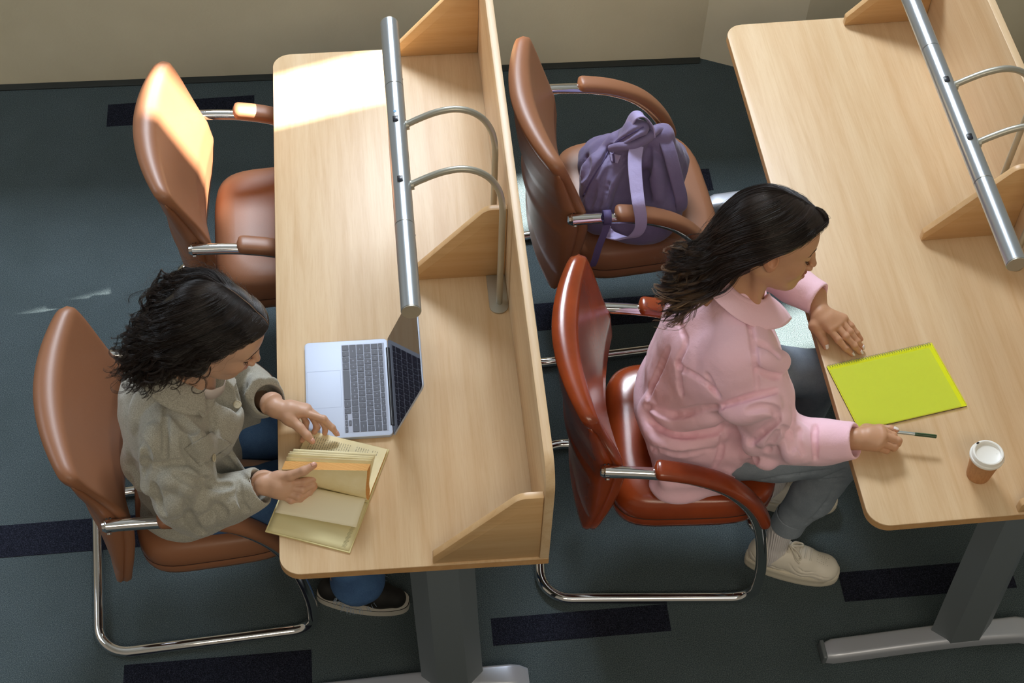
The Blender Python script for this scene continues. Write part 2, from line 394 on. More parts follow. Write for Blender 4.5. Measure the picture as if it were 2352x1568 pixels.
def make_lamp(loc, rz, label):
    """double-post tube lamp standing on a desk; local frame as the desk's"""
    t = empty('tube_lamp', loc, rz, label, 'lamp', 'tube lamps on the desks')
    xt, zt, y0, y1, r = .340, 1.2, .392, 1.361, .0235
    segs = [(y0, .651, 'tube_end'), (.651, 1.119, 'tube_middle'), (1.119, y1, 'tube_end')]
    for a, b, nm in segs:
        bm = bmesh.new(); Mt = Matrix.Translation((xt, a + .0006, zt)) @ Matrix.Rotation(-PI / 2, 4, 'X')
        L = b - a - .0012
        add_lathe(bm, [(0, 0), (r - .001, 0), (r, .001), (r, L - .001), (r - .001, L), (0, L)], 40, Mt)
        p = obj(nm, bm, M['silver'], t)
        if nm == 'tube_end':
            bm = bmesh.new(); ye = a - .0016 if a < .5 else b - .0004
            add_lathe(bm, [(0, 0), (r - .0012, 0), (r - .0012, .002), (0, .002)], 40, Matrix.Translation((xt, ye, zt)) @ Matrix.Rotation(-PI / 2, 4, 'X'))
            tag(obj('end_disc', bm, M['champagne'], p), 'flat champagne grey end disc')
            for zz in (-.004,):
                yy = (b - .03) if a < .5 else a + .03
                bm = bmesh.new(); add_tube(bm, [(xt + r * .985, yy, zt), (xt + r * 1.03, yy, zt)], .0022, 10)
                obj('screw', bm, M['black'], p)
        else:
            mid = p
    # diffuser slot under the middle tube
    bm = bmesh.new(); add_box(bm, xt - .014, xt + .014, .70, 1.07, zt - r - .001, zt - r + .006, .001); obj('diffuser', bm, flat('milky_diffuser', '#e8e8e4', .4), mid)
    for yp in (.781, .984):
        xp = .585
        path = [(xp, yp, TZ + .004), (xp, yp, .95), (xp, yp, 1.04), (xp, yp, 1.09), (xp - .003, yp, 1.13), (xp - .013, yp, 1.172), (xp - .034, yp, 1.210), (xp - .066, yp, 1.236), (xp - .105, yp, 1.246), (xp - .15, yp, 1.238), (xp - .195, yp, 1.218), (xt + r * .8, yp, 1.2)]
        bm = bmesh.new(); add_tube(bm, smooth_path(path, 7), .0083, 16); a = obj('arm', bm, M['champagne'], t)
        bm = bmesh.new(); add_tube(bm, [(xt + r * .93, yp, 1.2002), (xt + r + .006, yp, 1.2012)], .0118, 20); obj('collar', bm, M['champagne'], a)
        # switch on top of the tube, turned towards the sitter
        ya = yp + .002
        for ang in (.0,):
            sx, sz = xt - math.sin(-.1) * 0, 0
        Mx = Matrix.Translation((xt, ya, zt)) @ Matrix.Rotation(-.12, 4, 'Y')
        bm = bmesh.new(); add_box(bm, -.0068, .0068, -.0085, .0085, r - .002, r + .0022, .0008, M=Mx); sw = obj('switch', bm, M['black'], t)
        bm = bmesh.new(); add_box(bm, -.0042, .0042, -.0055, .0045, r + .0015, r + .0042, .0012, M=Mx @ Matrix.Rotation(.18, 4, 'X')); obj('rocker', bm, flat('rocker_plastic', '#2a2d38', .25), sw)
    bm = bmesh.new()
    add_prism(bm, round_poly([(.5585, .745), (.6075, .745), (.6075, PY[1] - .001), (.5585, PY[1] - .001)], [.024, .024, .001, .001], 10), TZ + .0005, TZ + .005, bev=.001)
    obj('base_plate', bm, M['champagne'], t)
    bm = bmesh.new()
    add_prism(bm, round_poly([(.5585, PY[1] + PT + .001), (.6075, PY[1] + PT + .001), (.6075, 1.02), (.5585, 1.02)], [.001, .001, .024, .024], 10), TZ + .0005, TZ + .005, bev=.001)
    obj('base_plate', bm, M['champagne'], t)
    return t
deskA = make_desk((0, 0, 0), 0, 'long maple study desk at the left, carrying the open laptop and the old book')
BX, BY, BR = 1.4045, .0294, .0242
deskB = make_desk((BX, BY, 0), BR, 'long maple study desk at the right, carrying the neon green notepad and coffee cup')
lampA = make_lamp((0, 0, 0), 0, 'silver double-arm tube lamp over the left desk, with a blue dot above one switch')
lampB = make_lamp((BX, BY, 0), BR, 'silver double-arm tube lamp over the right desk, cut by the right picture edge')
bm = bmesh.new(); Mx = Matrix.Translation((.340, 1.012, 1.2)) @ Matrix.Rotation(-.12, 4, 'Y')
add_lathe(bm, [(0, .0232), (.0042, .0232), (.0042, .0241), (0, .0241)], 20, Mx); tag(obj('sticker', bm, M['blue_dot'], lampA), 'small round blue sticker')
# ------------------------------------------------------------------ chairs
def interp(x, xs, ys): return float(np.interp(x, xs, ys))
def sgnpow(v, p): return math.copysign(abs(v) ** p, v)
def closed_sheet(fn_front, fn_back, nu, nv, edge=.006):
    """two surfaces over (u,v) in [-1,1]^2 joined round the rim"""
    pass
def make_chair(loc, rz, label, leather, tree_name='cantilever_armchair'):
    t = empty(tree_name, loc, rz, label, 'chair', 'tan leather cantilever chairs')
    HW, R = .265, .0158
    side = [(0, .660), (.10, .652), (.16, .642), (.23, .622), (.30, .586), (.355, .535), (.40, .468), (.432, .385), (.455, .28), (.467, .19), (.470, .14)]
    sp = smooth_path([(x, -HW, z) for x, z in side], 5)
    # floor part with bends
    tail = round_path([sp[-1], (.470, -HW, .016), (-.125, -HW, .016), (-.125, 0, .016)], [0, .062, .085, 0], 12)[1:]
    half = [tuple(p) for p in sp] + [tuple(p) for p in tail]
    full = half + [(x, -y, z) for x, y, z in half[::-1]][1:]
    bm = bmesh.new(); add_tube(bm, full, R, 18)
    # two stretchers that carry the seat
    for x, z in ((.12, .352), (.405, .347)):
        pass
    fr = tag(obj('frame', bm, M['chrome'], t, auto=False), 'chromed steel tube bent into arms and floor runners')
    bm = bmesh.new(); add_tube(bm, round_path([(.445, -HW + .004, .338), (.42, -HW + .05, .338), (.42, HW - .05, .338), (.445, HW - .004, .338)], .02, 5), .010, 12)
    add_tube(bm, [(.43, -.16, .338), (.09, -.16, .338)], .009, 10); add_tube(bm, [(.43, .16, .338), (.09, .16, .338)], .009, 10)
    obj('seat_support', bm, M['chrome'], t, auto=False)
    for s in (-1, 1):
        bm = bmesh.new(); add_tube(bm, [(-.006, s * HW, .6605), (.004, s * HW, .6597)], [.0120, .0163], 18)
        add_tube(bm, [(.004, s * HW, .6597), (.028, s * HW, .658)], .0163, 18)
        add_tube(bm, [(.010, s * (HW - .02), .659), (.010, s * (HW - .055), .659)], .0075, 12)
        add_tube(bm, [(.010, s * (HW + .017), .653), (.010, s * (HW + .0205), .651)], .006, 12)
        obj('arm_bolt', bm, M['chrome'], fr)
        # padded arm cover hugging the tube
        P = smooth_path([(x, s * HW, z) for x, z in side[1:]], 16)
        xs = [p[0] for p in P]; 
        pth = [p for p in P if .125 <= p[0] <= .428]
        n = len(pth); m = 20; bm = bmesh.new(); rings = []
        pts, T, _ = frames(pth)
        for i, (p, tt) in enumerate(zip(pts, T)):
            f = i / (n - 1); up = Vector((-tt.z, 0, tt.x)); 
            if up.z < 0: up = -up
            sd = Vector((0, 1, 0)); e = min(1, min(i, n - 1 - i) * .0042 / .017); k = math.sqrt(max(0.0, 1 - (1 - e) ** 2)) * .6 + .4 if e < 1 else 1
            w = (.0290 - .003 * f) * (k if e < 1 else 1); h = .0165 * (k if e < 1 else 1)
            ring = []
            for j in range(m):
                a = 2 * PI * j / m; ca, sa = math.cos(a), math.sin(a)
                ring.append(bm.verts.new(p + sd * (w * sgnpow(ca, .75)) + up * (.0190 + h * sgnpow(sa, .8))))
            rings.append(ring)
        for A, B in zip(rings[:-1], rings[1:]):
            for j in range(m): bm.faces.new((A[j], A[(j + 1) % m], B[(j + 1) % m], B[j]))
        for ring, sgn, tt in ((rings[0], -1, T[0]), (rings[-1], 1, T[-1])):
            c = sum((v.co for v in ring), Vector()) / m
            inner = [bm.verts.new(c + (v.co - c) * .6 + tt * sgn * .0012) for v in ring]
            for j in range(m): bm.faces.new((ring[j], ring[(j + 1) % m], inner[(j + 1) % m], inner[j]))
            bm.faces.new(inner)
        obj('arm_pad', bm, leather, t, auto=False)
    # seat cushion
    nu, nv = 48, 10
    def seat_outline(a):
        ca, sa = math.cos(a), math.sin(a)
        x = .265 + .225 * sgnpow(ca, .55 if ca > 0 else .38); y = .243 * sgnpow(sa, .45)
        return x, y
    bm = bmesh.new(); rings = []
    prof = [(.0, .352, .93), (.004, .356, .975), (.008, .372, .995), (.01, .395, 1.0), (.01, .399, .994), (.01, .402, 1.0), (.01, .425, .995), (.0, .444, .975), (0, .456, .93), (0, .462, .85), (0, .4635, .7), (0, .461, .5), (0, .458, .3), (0, .4565, .12)]
    for k, (e, z, s) in enumerate(prof):
        ring = []
        for i in range(nu):
            x, y = seat_outline(2 * PI * i / nu)
            xx = .265 + (x - .265) * s; yy = y * s
            zz = z + (.010 * ((xx - .265) / .225) if z < .46 else 0) - (.018 * max(0, (xx - .38) / .11) ** 2 if z > .43 else 0) + .008 * (abs(yy) / .24) ** 3 * (1 if z > .43 else 0)
            ring.append(bm.verts.new((xx, yy, zz)))
        rings.append(ring)
    for A, B in zip(rings[:-1], rings[1:]):
        for i in range(nu): bm.faces.new((A[i], A[(i + 1) % nu], B[(i + 1) % nu], B[i]))
    bm.faces.new(rings[0]); bm.faces.new(rings[-1])
    st = obj('seat', bm, leather, t, auto=False)
    bm = bmesh.new(); pa = []
    for i in range(nu + 1):
        x, y = seat_outline(2 * PI * i / nu); pa.append((.265 + (x - .265) * .9965, y * .9965, .399 + .010 * ((x - .265) / .225)))
    add_tube(bm, pa[:-1], .0016, 6, closed=True); obj('seam', bm, M['seam'], st, auto=False)
    # back rest: front cushion + rear shell
    zs = [.30, .38, .45, .52, .585, .655, .72, .80, .885]
    edge = [.012, .028, .044, .058, .066, .056, .033, .004, -.026]
    cen = [.000, .010, .020, .028, .030, .018, -.007, -.036, -.070]
    def hw(v):
        k = max(0, min(1, (v - .64) / .34)); return .246 - .022 * max(0, 1 - v / .25) ** 1.6 + .026 * k * k * (3 - 2 * k)
    def front(u, v):
        z = .30 + .585 * v; a = abs(u)
        x = interp(z, zs, cen) + (interp(z, zs, edge) - interp(z, zs, cen)) * a ** 1.9
        return x, u * hw(v), z
    def patch(off0, off1, nm, mat, inset, rim, vmax=1.0):
        """cushion between front+off0 and front+off1 (towards the rear)"""
        nu, nv = 52, 64; us = np.linspace(-1, 1, nu + 1); vs = np.linspace(0, vmax, nv + 1)
        V = []; F = []
        def puff(u, v):  # 0 at the rim .. 1 inside
            d = min((1 - abs(u)) * .24, v * .55, (vmax - v) * .55) ; k = min(1, d / rim); return math.sqrt(max(0, 1 - (1 - k) ** 2))
        def corner(u, v):
            # round the top corners and taper to the foot
            y = u * hw(v); z = .30 + .585 * v
            return y, z
        idx = {}
        for sgn in (0, 1):
            for i, u in enumerate(us):
                for j, v in enumerate(vs):
                    x, y, z = front(u, v); p = puff(u, v); mid = (off0(u, v) + off1(u, v)) / 2; hf = (off1(u, v) - off0(u, v)) / 2
                    e = mid + (-hf if sgn == 0 else hf) * (.25 + .75 * p) if (0 < i < nu and 0 < j < nv) else mid
                    # corner rounding
                    cu = max(0, abs(u) - .86) / .14; cv = max(0, v - .93) / .07; cw = max(0, .07 - v) / .07
                    q = cu * cu * (cv + cw); z2 = z - .012 * cu * cu * cv + .012 * cu * cu * cw; y2 = y * (1 - .018 * (cv * cv + cw * cw) * cu)
                    crown = .012 * (1 - u * u) * max(0, (v - .8) / .2) ** 2
                    key = (sgn if (0 < i < nu and 0 < j < nv) else 0, i, j)
                    if key not in idx: idx[key] = len(V); V.append((x - e, y2, z2 + crown))
        def K(s, i, j): return idx[(s if (0 < i < nu and 0 < j < nv) else 0, i, j)]
        for sgn in (0, 1):
            for i in range(nu):
                for j in range(nv):
                    q = [K(sgn, i, j), K(sgn, i + 1, j), K(sgn, i + 1, j + 1), K(sgn, i, j + 1)]
                    F.append(q if sgn == 0 else q[::-1])
        return from_data(nm, V, F, mat, t)
    def thk(u, v):
        k = max(0, min(1, (v - .86) / .08)); k = k * k * (3 - 2 * k)
        base = .040 + .010 * math.sin(PI * min(1, v * 1.1)); return base * (1 - k) + .066 * k
    def tot(u, v):
        z = .30 + .585 * v; base = interp(z, [.30, .40, .56, .70, .80, .885], [.028, .070, .112, .100, .078, .058])
        return base * (1 - .40 * abs(u) ** 2.2)
    f = patch(lambda u, v: 0, lambda u, v: thk(u, v) * (1 - .35 * abs(u) ** 2), 'backrest', leather, 0, .022)
    patch(lambda u, v: min(thk(u, v), .046) * (1 - .35 * abs(u) ** 2) - .006, lambda u, v: max(tot(u, v), .05 * (1 - .3 * u * u) + .004) - .010 * max(0, (v - .8) / .2), 'back_shell', leather, 0, .018, .93)
    return t
chairs = [
    ((-.4495, .481, 0), math.radians(4.0), 'tan leather armchair the curly-haired woman sits on', M['leather']),
    ((-.246, 1.367, 0), math.radians(1.5), 'empty tan leather armchair by the left desk with a sunlit backrest', M['leather']),
    ((.82, .551, 0), math.radians(-3.8), 'glossy reddish leather armchair the woman in the pink shirt sits on', M['leather_red']),
    ((.798, 1.398, 0), math.radians(4.5), 'tan leather armchair holding the purple backpack', M['leather'])]
CHAIRS = []
for k, (loc, rz, label, lm) in enumerate(chairs):
    CHAIRS.append(make_chair(loc, rz, label, lm))
# ------------------------------------------------------------------ laptop
def text_mesh(s, size, mat, name, parent=None, align='CENTER'):
    c = bpy.data.curves.new(name, 'FONT'); c.body = s; c.size = size; c.align_x = align; c.align_y = 'CENTER'; c.resolution_u = 2
    o = bpy.data.objects.new(name, c); COL.objects.link(o)
    dg = bpy.context.evaluated_depsgraph_get(); me = bpy.data.meshes.new_from_object(o.evaluated_get(dg))
    bpy.data.objects.remove(o); bpy.data.curves.remove(c)
    return me
M['alu'] = NT('space_grey_aluminium').set(Base_Color=lin('#b2bccf'), Roughness=.5, Metallic=.2).m
M['key'] = flat('black_keycap', '#23273a', .45)
M['screen'] = NT('glossy_dark_screen').set(Base_Color=lin('#15131f'), Roughness=.04, IOR=1.6).m
M['legend'] = flat('key_print', '#aab0c8', .6)
LX, LY = .0725, .3724
def make_laptop():
    t = empty('laptop', (LX, LY, TZ), 0, 'open silver laptop with black keys on the left desk', 'laptop')
    W_, D_ = .3041, .2124
    bm = bmesh.new(); add_prism(bm, round_poly([(0, 0), (D_, 0), (D_, W_), (0, W_)], .011, 8), .0015, .0115, bev=.0012, seg=3)
    b = obj('base', bm, M['alu'], t)
    for x, y in ((.02, .03), (.02, W_ - .03), (D_ - .02, .03), (D_ - .02, W_ - .03)):
        bm = bmesh.new(); add_lathe(bm, [(0, 0), (.006, 0), (.006, .0016), (0, .0016)], 16, Matrix.Translation((x, y, 0))); obj('rubber_foot', bm, M['black'], b)
    p0 = at(706.7, 937.7, z=TZ + .0115) - np.array([LX, LY, 0]); p1 = at(782, 851.8, z=TZ + .0115) - np.array([LX, LY, 0])
    x0, y0, x1, y1 = p0[0], W_ / 2 - .058, p1[0], W_ / 2 + .058
    bm = bmesh.new(); o_ = round_poly([(x0, y0), (x1, y0), (x1, y1), (x0, y1)], .004, 5); i_ = round_poly([(x0 + .0007, y0 + .0007), (x1 - .0007, y0 + .0007), (x1 - .0007, y1 - .0007), (x0 + .0007, y1 - .0007)], .0035, 5)
    A = [bm.verts.new((a, c, .01165)) for a, c in o_]; B = [bm.verts.new((a, c, .01165)) for a, c in i_]
    for k in range(len(A)): bm.faces.new((A[k], A[(k + 1) % len(A)], B[(k + 1) % len(A)], B[k]))
    tp = obj('trackpad', bm, flat('trackpad_rim', '#8f9bb8', .4), b)
    # keyboard well and keys (user's left is +y, hinge is +x)
    kb = empty('keyboard', (0, 0, 0)); 
    bm = bmesh.new(); kx0, kx1, ky0, ky1 = .0935, .2035, .0135, .2906
    add_box(bm, kx0, kx1, ky0, ky1, .0108, .01175, .0003, 1)
    bpy.data.objects.remove(kb)
    kb = obj('keyboard', bm, flat('keyboard_well', '#a3abc0', .5), t)
    rows = [  # from the user towards the hinge
        ('bottom', [('fn', 1), ('^', 1), ('alt', 1), ('cmd', 1.25), ('', 5), ('cmd', 1.25), ('alt', 1), ('<', 1), ('ud', 1), ('>', 1)]),
        ('shift', [('shift', 2.25)] + [(c, 1) for c in 'ZXCVBNM,./'] + [('shift', 2.25)]),
        ('caps', [('caps', 1.75)] + [(c, 1) for c in "ASDFGHJKL;'"] + [('return', 1.75)]),
        ('tab', [('tab', 1.5)] + [(c, 1) for c in 'QWERTYUIOP[]'] + [('\\', 1)]),
        ('num', [('`', 1)] + [(c, 1) for c in '1234567890-='] + [('delete', 1.5)]),
        ('fn', [('esc', 1.036)] + [('F%d' % i, 1.036) for i in range(1, 13)] + [('', 1.036)])]
    x = kx0 + .0012; U_ = (ky1 - ky0 - .0016) / 14.5
    legends = []
    for r, (nm, keys) in enumerate(rows):
        hgt = .0186 if nm != 'fn' else .0118
        y = ky1 - .0008
        tot = sum(k[1] for k in keys); sc = 14.5 / tot
        for s, wd_ in keys:
            w = wd_ * U_ * sc
            parts = [(x, x + hgt, s)]
            if s in '<>' and s: parts = [(x, x + hgt / 2, s)]
            if s == 'ud': parts = [(x, x + hgt / 2, 'v'), (x + hgt / 2, x + hgt, '^')]
            for xa, xb, ss in parts:
                bm = bmesh.new(); g = .0011
                add_prism(bm, round_poly([(xa + g, y - w + g), (xb - g, y - w + g), (xb - g, y - g), (xa + g, y - g)], .0016, 3), .0112, .0128, bev=.0003, seg=1)
                k = obj('key', bm, M['key'], kb)
                if ss: legends.append((ss, (xa + xb) / 2, y - w / 2, k))
            y -= w
        x += hgt
    cache = {}
    for s, cx, cy, k in legends:
        if s not in cache: cache[s] = text_mesh(s, .0058 if len(s) == 1 else .0032, None, 'legend')
        vs = [v.co.copy() for v in cache[s].vertices]
        me = k.data; bmk = bmesh.new(); bmk.from_mesh(me); base = [bmk.verts.new((cx + v.y, cy - v.x, .01288)) for v in vs]
        for p in cache[s].polygons:
            try: f = bmk.faces.new([base[i] for i in p.vertices]); f.material_index = 1
            except ValueError: pass
        bmk.to_mesh(me); bmk.free(); me.materials.append(M['legend'])
    # hinge and lid
    bm = bmesh.new(); add_tube(bm, [(D_ - .001, .03, .0095), (D_ - .001, W_ - .03, .0095)], .0042, 14); obj('hinge', bm, M['black'], t)
    ang = math.radians(111.2)
    Ml = Matrix.Translation((D_ + .0005, 0, .0095)) @ Matrix.Rotation(-(ang - PI / 2) * 1.0 + 0, 4, 'Y')
    Ml = Matrix.Translation((D_ + .0005, 0, .0085)) @ Matrix.Rotation(ang - PI / 2, 4, 'Y')
    bm = bmesh.new(); add_prism(bm, round_poly([(0, 0), (W_, 0), (W_, .207), (0, .207)], [.004, .004, .011, .011], 6), 0, .0048, axis='x', bev=.0012)
    bmesh.ops.transform(bm, matrix=Ml, verts=bm.verts[:]); lid = obj('lid', bm, M['alu'], t)
    bm = bmesh.new(); add_prism(bm, round_poly([(.0012, .003), (W_ - .0012, .003), (W_ - .0012, .2058), (.0012, .2058)], [.003, .003, .010, .010], 6), -.0005, .0006, axis='x')
    bmesh.ops.transform(bm, matrix=Ml, verts=bm.verts[:]); sc_ = tag(obj('screen', bm, M['screen'], lid), 'glossy black glass screen')
    bm = bmesh.new(); add_lathe(bm, [(0, 0), (.0013, 0), (.0013, .0002), (0, .0002)], 12, Ml @ Matrix.Translation((-.0006, W_ / 2, .2015)) @ Matrix.Rotation(-PI / 2, 4, 'Y')); obj('camera_dot', bm, flat('lens_grey', '#6a6f80', .2), sc_)
    return t
make_laptop()
# ------------------------------------------------------------------ open book
def make_book():
    S = at(846, 1150, z=.745); ang = math.atan2(.35, -.937)
    t = empty('open_book', (S[0], S[1], TZ), 0, 'old hardback book with yellowed pages held open on the left desk', 'book')
    e1 = np.array([-.937, .35, 0]); e2 = np.array([.35, .937, 0]); ez = np.array([0, 0, 1.])
    pg = NT('yellowed_paper'); v = pg.coords(); n = pg.noise(v, 12, 4, .6)
    pg.l(pg.ramp(n, [(.3, lin('#e6d6a4')), (.6, lin('#efe3bb')), (.8, lin('#e2c98c'))]), pg.b.inputs['Base Color']); pg.set(Roughness=.8); paper = pg.m
    ed = NT('aged_page_edges'); v = ed.coords((1, 1, 1)); 
    vv = ed.coords((1, 1, 1)); dt = ed.n('VectorMath', operation='DOT_PRODUCT'); ed.l(vv, dt.inputs[0]); dt.inputs[1].default_value = (.35 * 900, .937 * 900, 700)
    cb = ed.n('CombineXYZ'); ed.l(dt.outputs['Value'], cb.inputs[0]); n = ed.noise(cb.outputs[0], 1.0, 1, .5); ed.l(ed.ramp(n, [(.35, lin('#bd8038')), (.6, lin('#e3ae64'))]), ed.b.inputs['Base Color']); ed.set(Roughness=.75); edge = ed.m
    cover = flat('olive_cream_board', '#d8cd98', .7); inner = flat('cream_endpaper', '#ded5a6', .8); white = flat('pale_loose_sheet', '#efe8cc', .8)
    H = .205
    def pt(a, w, h): return e1 * a + e2 * w + ez * h
    # covers
    for nm, w0, w1, z0, a0, a1, lb in (('cover', .004, .158, .0008, -.003, H + .004, None), ('cover', -.150, -.004, .0008, -.003, H + .004, None)):
        V = []
        bm = bmesh.new(); q = [(a0, w0), (a1, w0), (a1, w1), (a0, w1)]
        lo = [bm.verts.new(pt(a, w, z0)) for a, w in q]; hi = [bm.verts.new(pt(a, w, z0 + .0032)) for a, w in q]
        bm.faces.new(lo); bm.faces.new(hi)
        for k in range(4): bm.faces.new((lo[k], lo[(k + 1) % 4], hi[(k + 1) % 4], hi[k]))
        bmesh.ops.recalc_face_normals(bm, faces=bm.faces[:]); bmesh.ops.bevel(bm, geom=bm.edges[:], offset=.0008, segments=2, affect='EDGES')
        c = obj('cover', bm, cover, t)
        if w0 < 0: cov_r = c
    # endpaper on the right board, slight inset
    def sheet(nm, prof0, prof1, mat, thick=0, par=t, a0=0., a1=H, na=14, split=None):
        """profiles (w,h) at the head and the foot of the book"""
        A = smooth_path([(w, h, 0) for w, h in prof0], 5); B = smooth_path([(w, h, 0) for w, h in prof1], 5)
        G = np.zeros((na + 1, len(A), 3))
        for i in range(na + 1):
            f = i / na
            for j in range(len(A)):
                w = A[j][0] * (1 - f) + B[j][0] * f; h = A[j][1] * (1 - f) + B[j][1] * f
                G[i, j] = pt(a0 + (a1 - a0) * f, w, h)
        return G
    def flat_sheet(nm, p0, p1, mat, par=t, **k):
        G = sheet(nm, p0, p1, mat, **k); V, F = grid_mesh(G); o = from_data(nm, V, F, mat, par); solid(o, .0004, 0); return o
    flat_sheet('endpaper', [(-.146, .0046), (-.07, .0048), (-.006, .006)], [(-.146, .0046), (-.07, .0048), (-.006, .006)], inner)
    def block(nm, p0, p1, thick0, thick1, par=t, a0=0, a1=H):
        """a curved wad of pages: mid-line profiles, thickness on the +normal side"""
        A = np.array(smooth_path([(w, h, 0) for w, h in p0], 6)); B = np.array(smooth_path([(w, h, 0) for w, h in p1], 6)); m = len(A); na = 16
        V = []; 
        for i in range(na + 1):
            f = i / na; C = A * (1 - f) + B * f
            T = np.gradient(C, axis=0); T /= np.linalg.norm(T, axis=1)[:, None]; Nn = np.stack([-T[:, 1], T[:, 0]], 1)
            th = (thick0 * (1 - f) + thick1 * f)
            for s in (0, 1):
                for j in range(m):
                    k = th * s * min(1, .35 + j / (m * .22)); w = C[j, 0] + Nn[j, 0] * k; h = C[j, 1] + Nn[j, 1] * k
                    V.append(pt(a0 + (a1 - a0) * f, w, h))
        F = []; mi = []; R = 2 * m
        for i in range(na):
            for j in range(m - 1):
                a = i * R + j; F.append((a, a + 1, a + R + 1, a + R)); mi.append(0)
                b = i * R + m + j; F.append((b, b + R, b + R + 1, b + 1)); mi.append(0)
            a = i * R + m - 1; b = i * R + 2 * m - 1; F.append((a, b, b + R, a + R)); mi.append(1)
            a = i * R; b = i * R + m; F.append((a, a + R, b + R, b)); mi.append(1)
        for i in (0, na):
            for j in range(m - 1):
                a = i * R + j; b = i * R + m + j; F.append((a, b, b + 1, a + 1) if i else (a, a + 1, b + 1, b)); mi.append(1)
        o = from_data(nm, V, F, None, par, mats=[paper, edge], fmat=mi, smooth=False); return o
    # left-hand pages lying flat
    lb = block('page_block', [(.006, .012), (.03, .0150), (.08, .0125), (.152, .0115)][::-1], [(.006, .012), (.03, .0150), (.08, .0125), (.152, .0115)][::-1], .0075, .0075)
    # standing wad
    def prof(lean, ht):
        return [(.002, .006), (-.010, .03), (-.014 + lean * .3, ht * .55), (lean * .8 - .004, ht * .85), (lean, ht)]
    wad = block('page_block', prof(.008, .124), prof(-.022, .088), -.026, -.024)
    # fanned single leaves between the wad and the left page
    for k, (l0, h0, l1, h1) in enumerate(((.042, .122, .012, .092), (.050, .118, .024, .090), (.058, .114, .034, .084), (.074, .104, .056, .064))):
        flat_sheet('page', [(.004 + .001 * k, .008), (.004, .05), (l0 * .6, h0 * .85), (l0, h0)], [(.004 + .001 * k, .008), (.004, .04), (l1 * .6, h1 * .85), (l1, h1)], paper)
    # the loose leaf over the right board
    flat_sheet('loose_page', [(-.002, .010), (-.014, .034), (-.045, .036), (-.090, .024)], [(-.002, .008), (-.02, .022), (-.055, .022), (-.100, .016)], white, a0=.0, a1=H - .004)
    # printed lines on the left page: words as short bars
    rn = random.Random(5); bm = bmesh.new()
    def page_z(w): return .0125 + .0075 + .0007 if False else interp(w, [.006, .03, .08, .152], [.012, .0150, .0125, .0115])
    for li in range(26):
        w = .142 - li * .0042 if False else None
    # lines run along the page width is e2; reader sits on the e1 side, so lines run along e2 and stack along e1
    for li in range(30):
        a = .020 + li * .0058
        if li in (3, 10, 11): continue
        w = .138; end = .030 + rn.choice([0, 0, .004, .03, .05])
        if li in (0,): end = .115
        while w > end:
            L = rn.uniform(.0035, .010); 
            if w - L < end: break
            q = [(a, w), (a + .0012, w), (a + .0012, w - L), (a, w - L)]
            f = [bm.verts.new(pt(p, r, interp(r, [.006, .03, .08, .152], [.0120, .0150, .0125, .0115]) + .0003)) for p, r in q]; bm.faces.new(f)
            w -= L + .0022
    obj('printed_text', bm, flat('printing_ink', '#8a8069', .8), lb)
    # pencil scribble at the corner of the right board
    bm = bmesh.new()
    pts = []
    for k in range(60):
        f = k / 59; a = .012 + .006 * math.sin(k * 1.9) + .004 * f; w = -.075 - .065 * f
        pts.append(tuple(pt(a, w, .0052)))
    add_tube(bm, pts, .00022, 4); obj('pencil_note', bm, flat('pencil', '#8d8768', .8), cov_r)
    bm = bmesh.new(); add_tube(bm, [tuple(pt(-.002, 0, .0035)), tuple(pt(H + .003, 0, .0035))], .0055, 12, flat=.55, up=(0, 0, 1)); obj('spine', bm, cover, t)
    return t
make_book()
# ------------------------------------------------------------------ notepad
def make_pad():
    TLc = at(1899, 840, z=.7465); ex = np.array([.982, .19]); ey = np.array([-.19, .982]); W_, H_ = .291, .207
    o = TLc[:2] - ey * H_
    rz = math.atan2(.19, .982)
    t = empty('notepad', (o[0], o[1], TZ), rz, 'neon yellow-green spiral notepad lying by the pink-shirted woman’s hands'.replace('’', "'"), 'notepad')
    bm = bmesh.new(); add_box(bm, 0, W_, 0, H_, .0006, .0020, .0004, 1); obj('back_cover', bm, flat('charcoal_board', '#2c3030', .6), t)
    bm = bmesh.new(); add_box(bm, .003, W_ - .014, .002, H_ - .013, .0021, .0052, .0003, 1); obj('paper_block', bm, flat('grey_cover_sheet', '#c9d2c4', .6), t)
    bm = bmesh.new(); add_box(bm, .001, W_ - .001, .001, H_ - .001, .0020, .0024, .0001, 1); obj('backing_sheet', bm, flat('yellow_backing', '#f2f060', .5), t)
    c = NT('translucent_neon_plastic'); c.set(Base_Color=lin('#f4f62a'), Roughness=.35)
    tr = c.n('BsdfTransparent'); tr.inputs[0].default_value = lin('#fafdd4'); mx = c.n('MixShader'); mx.inputs[0].default_value = .78
    c.l(c.b.outputs[0], mx.inputs[1]); c.l(tr.outputs[0], mx.inputs[2]); c.l(mx.outputs[0], c.out.inputs[0])
    bm = bmesh.new(); add_box(bm, 0, W_, 0, H_, .0058, .0063, .0001, 1); obj('front_cover', bm, c.m, t)
    # punched holes and coil
    n = 43; 
    for nm in ('coil',):
        pts = []
        for k in range(n * 10 + 1):
            a = 2 * PI * k / 10; x = .004 + (W_ - .008) * k / (n * 10)
            pts.append((x, H_ - .0018 + .0042 * math.cos(a), .0042 + .0040 * math.sin(a)))
        bm = bmesh.new(); add_tube(bm, pts, .00055, 5); tag(obj('spiral_binding', bm, flat('grey_coil', '#8f9488', .4), t), 'clear grey wire coil')
    bm = bmesh.new()
    for k in range(n):
        x = .004 + (W_ - .008) * (k + .5) / n; add_box(bm, x - .0013, x + .0013, H_ - .0062, H_ - .0036, .00635, .00645)
    obj('punched_holes', bm, flat('hole_shadow', '#8e9a3a', .8), t)
    return t
make_pad()
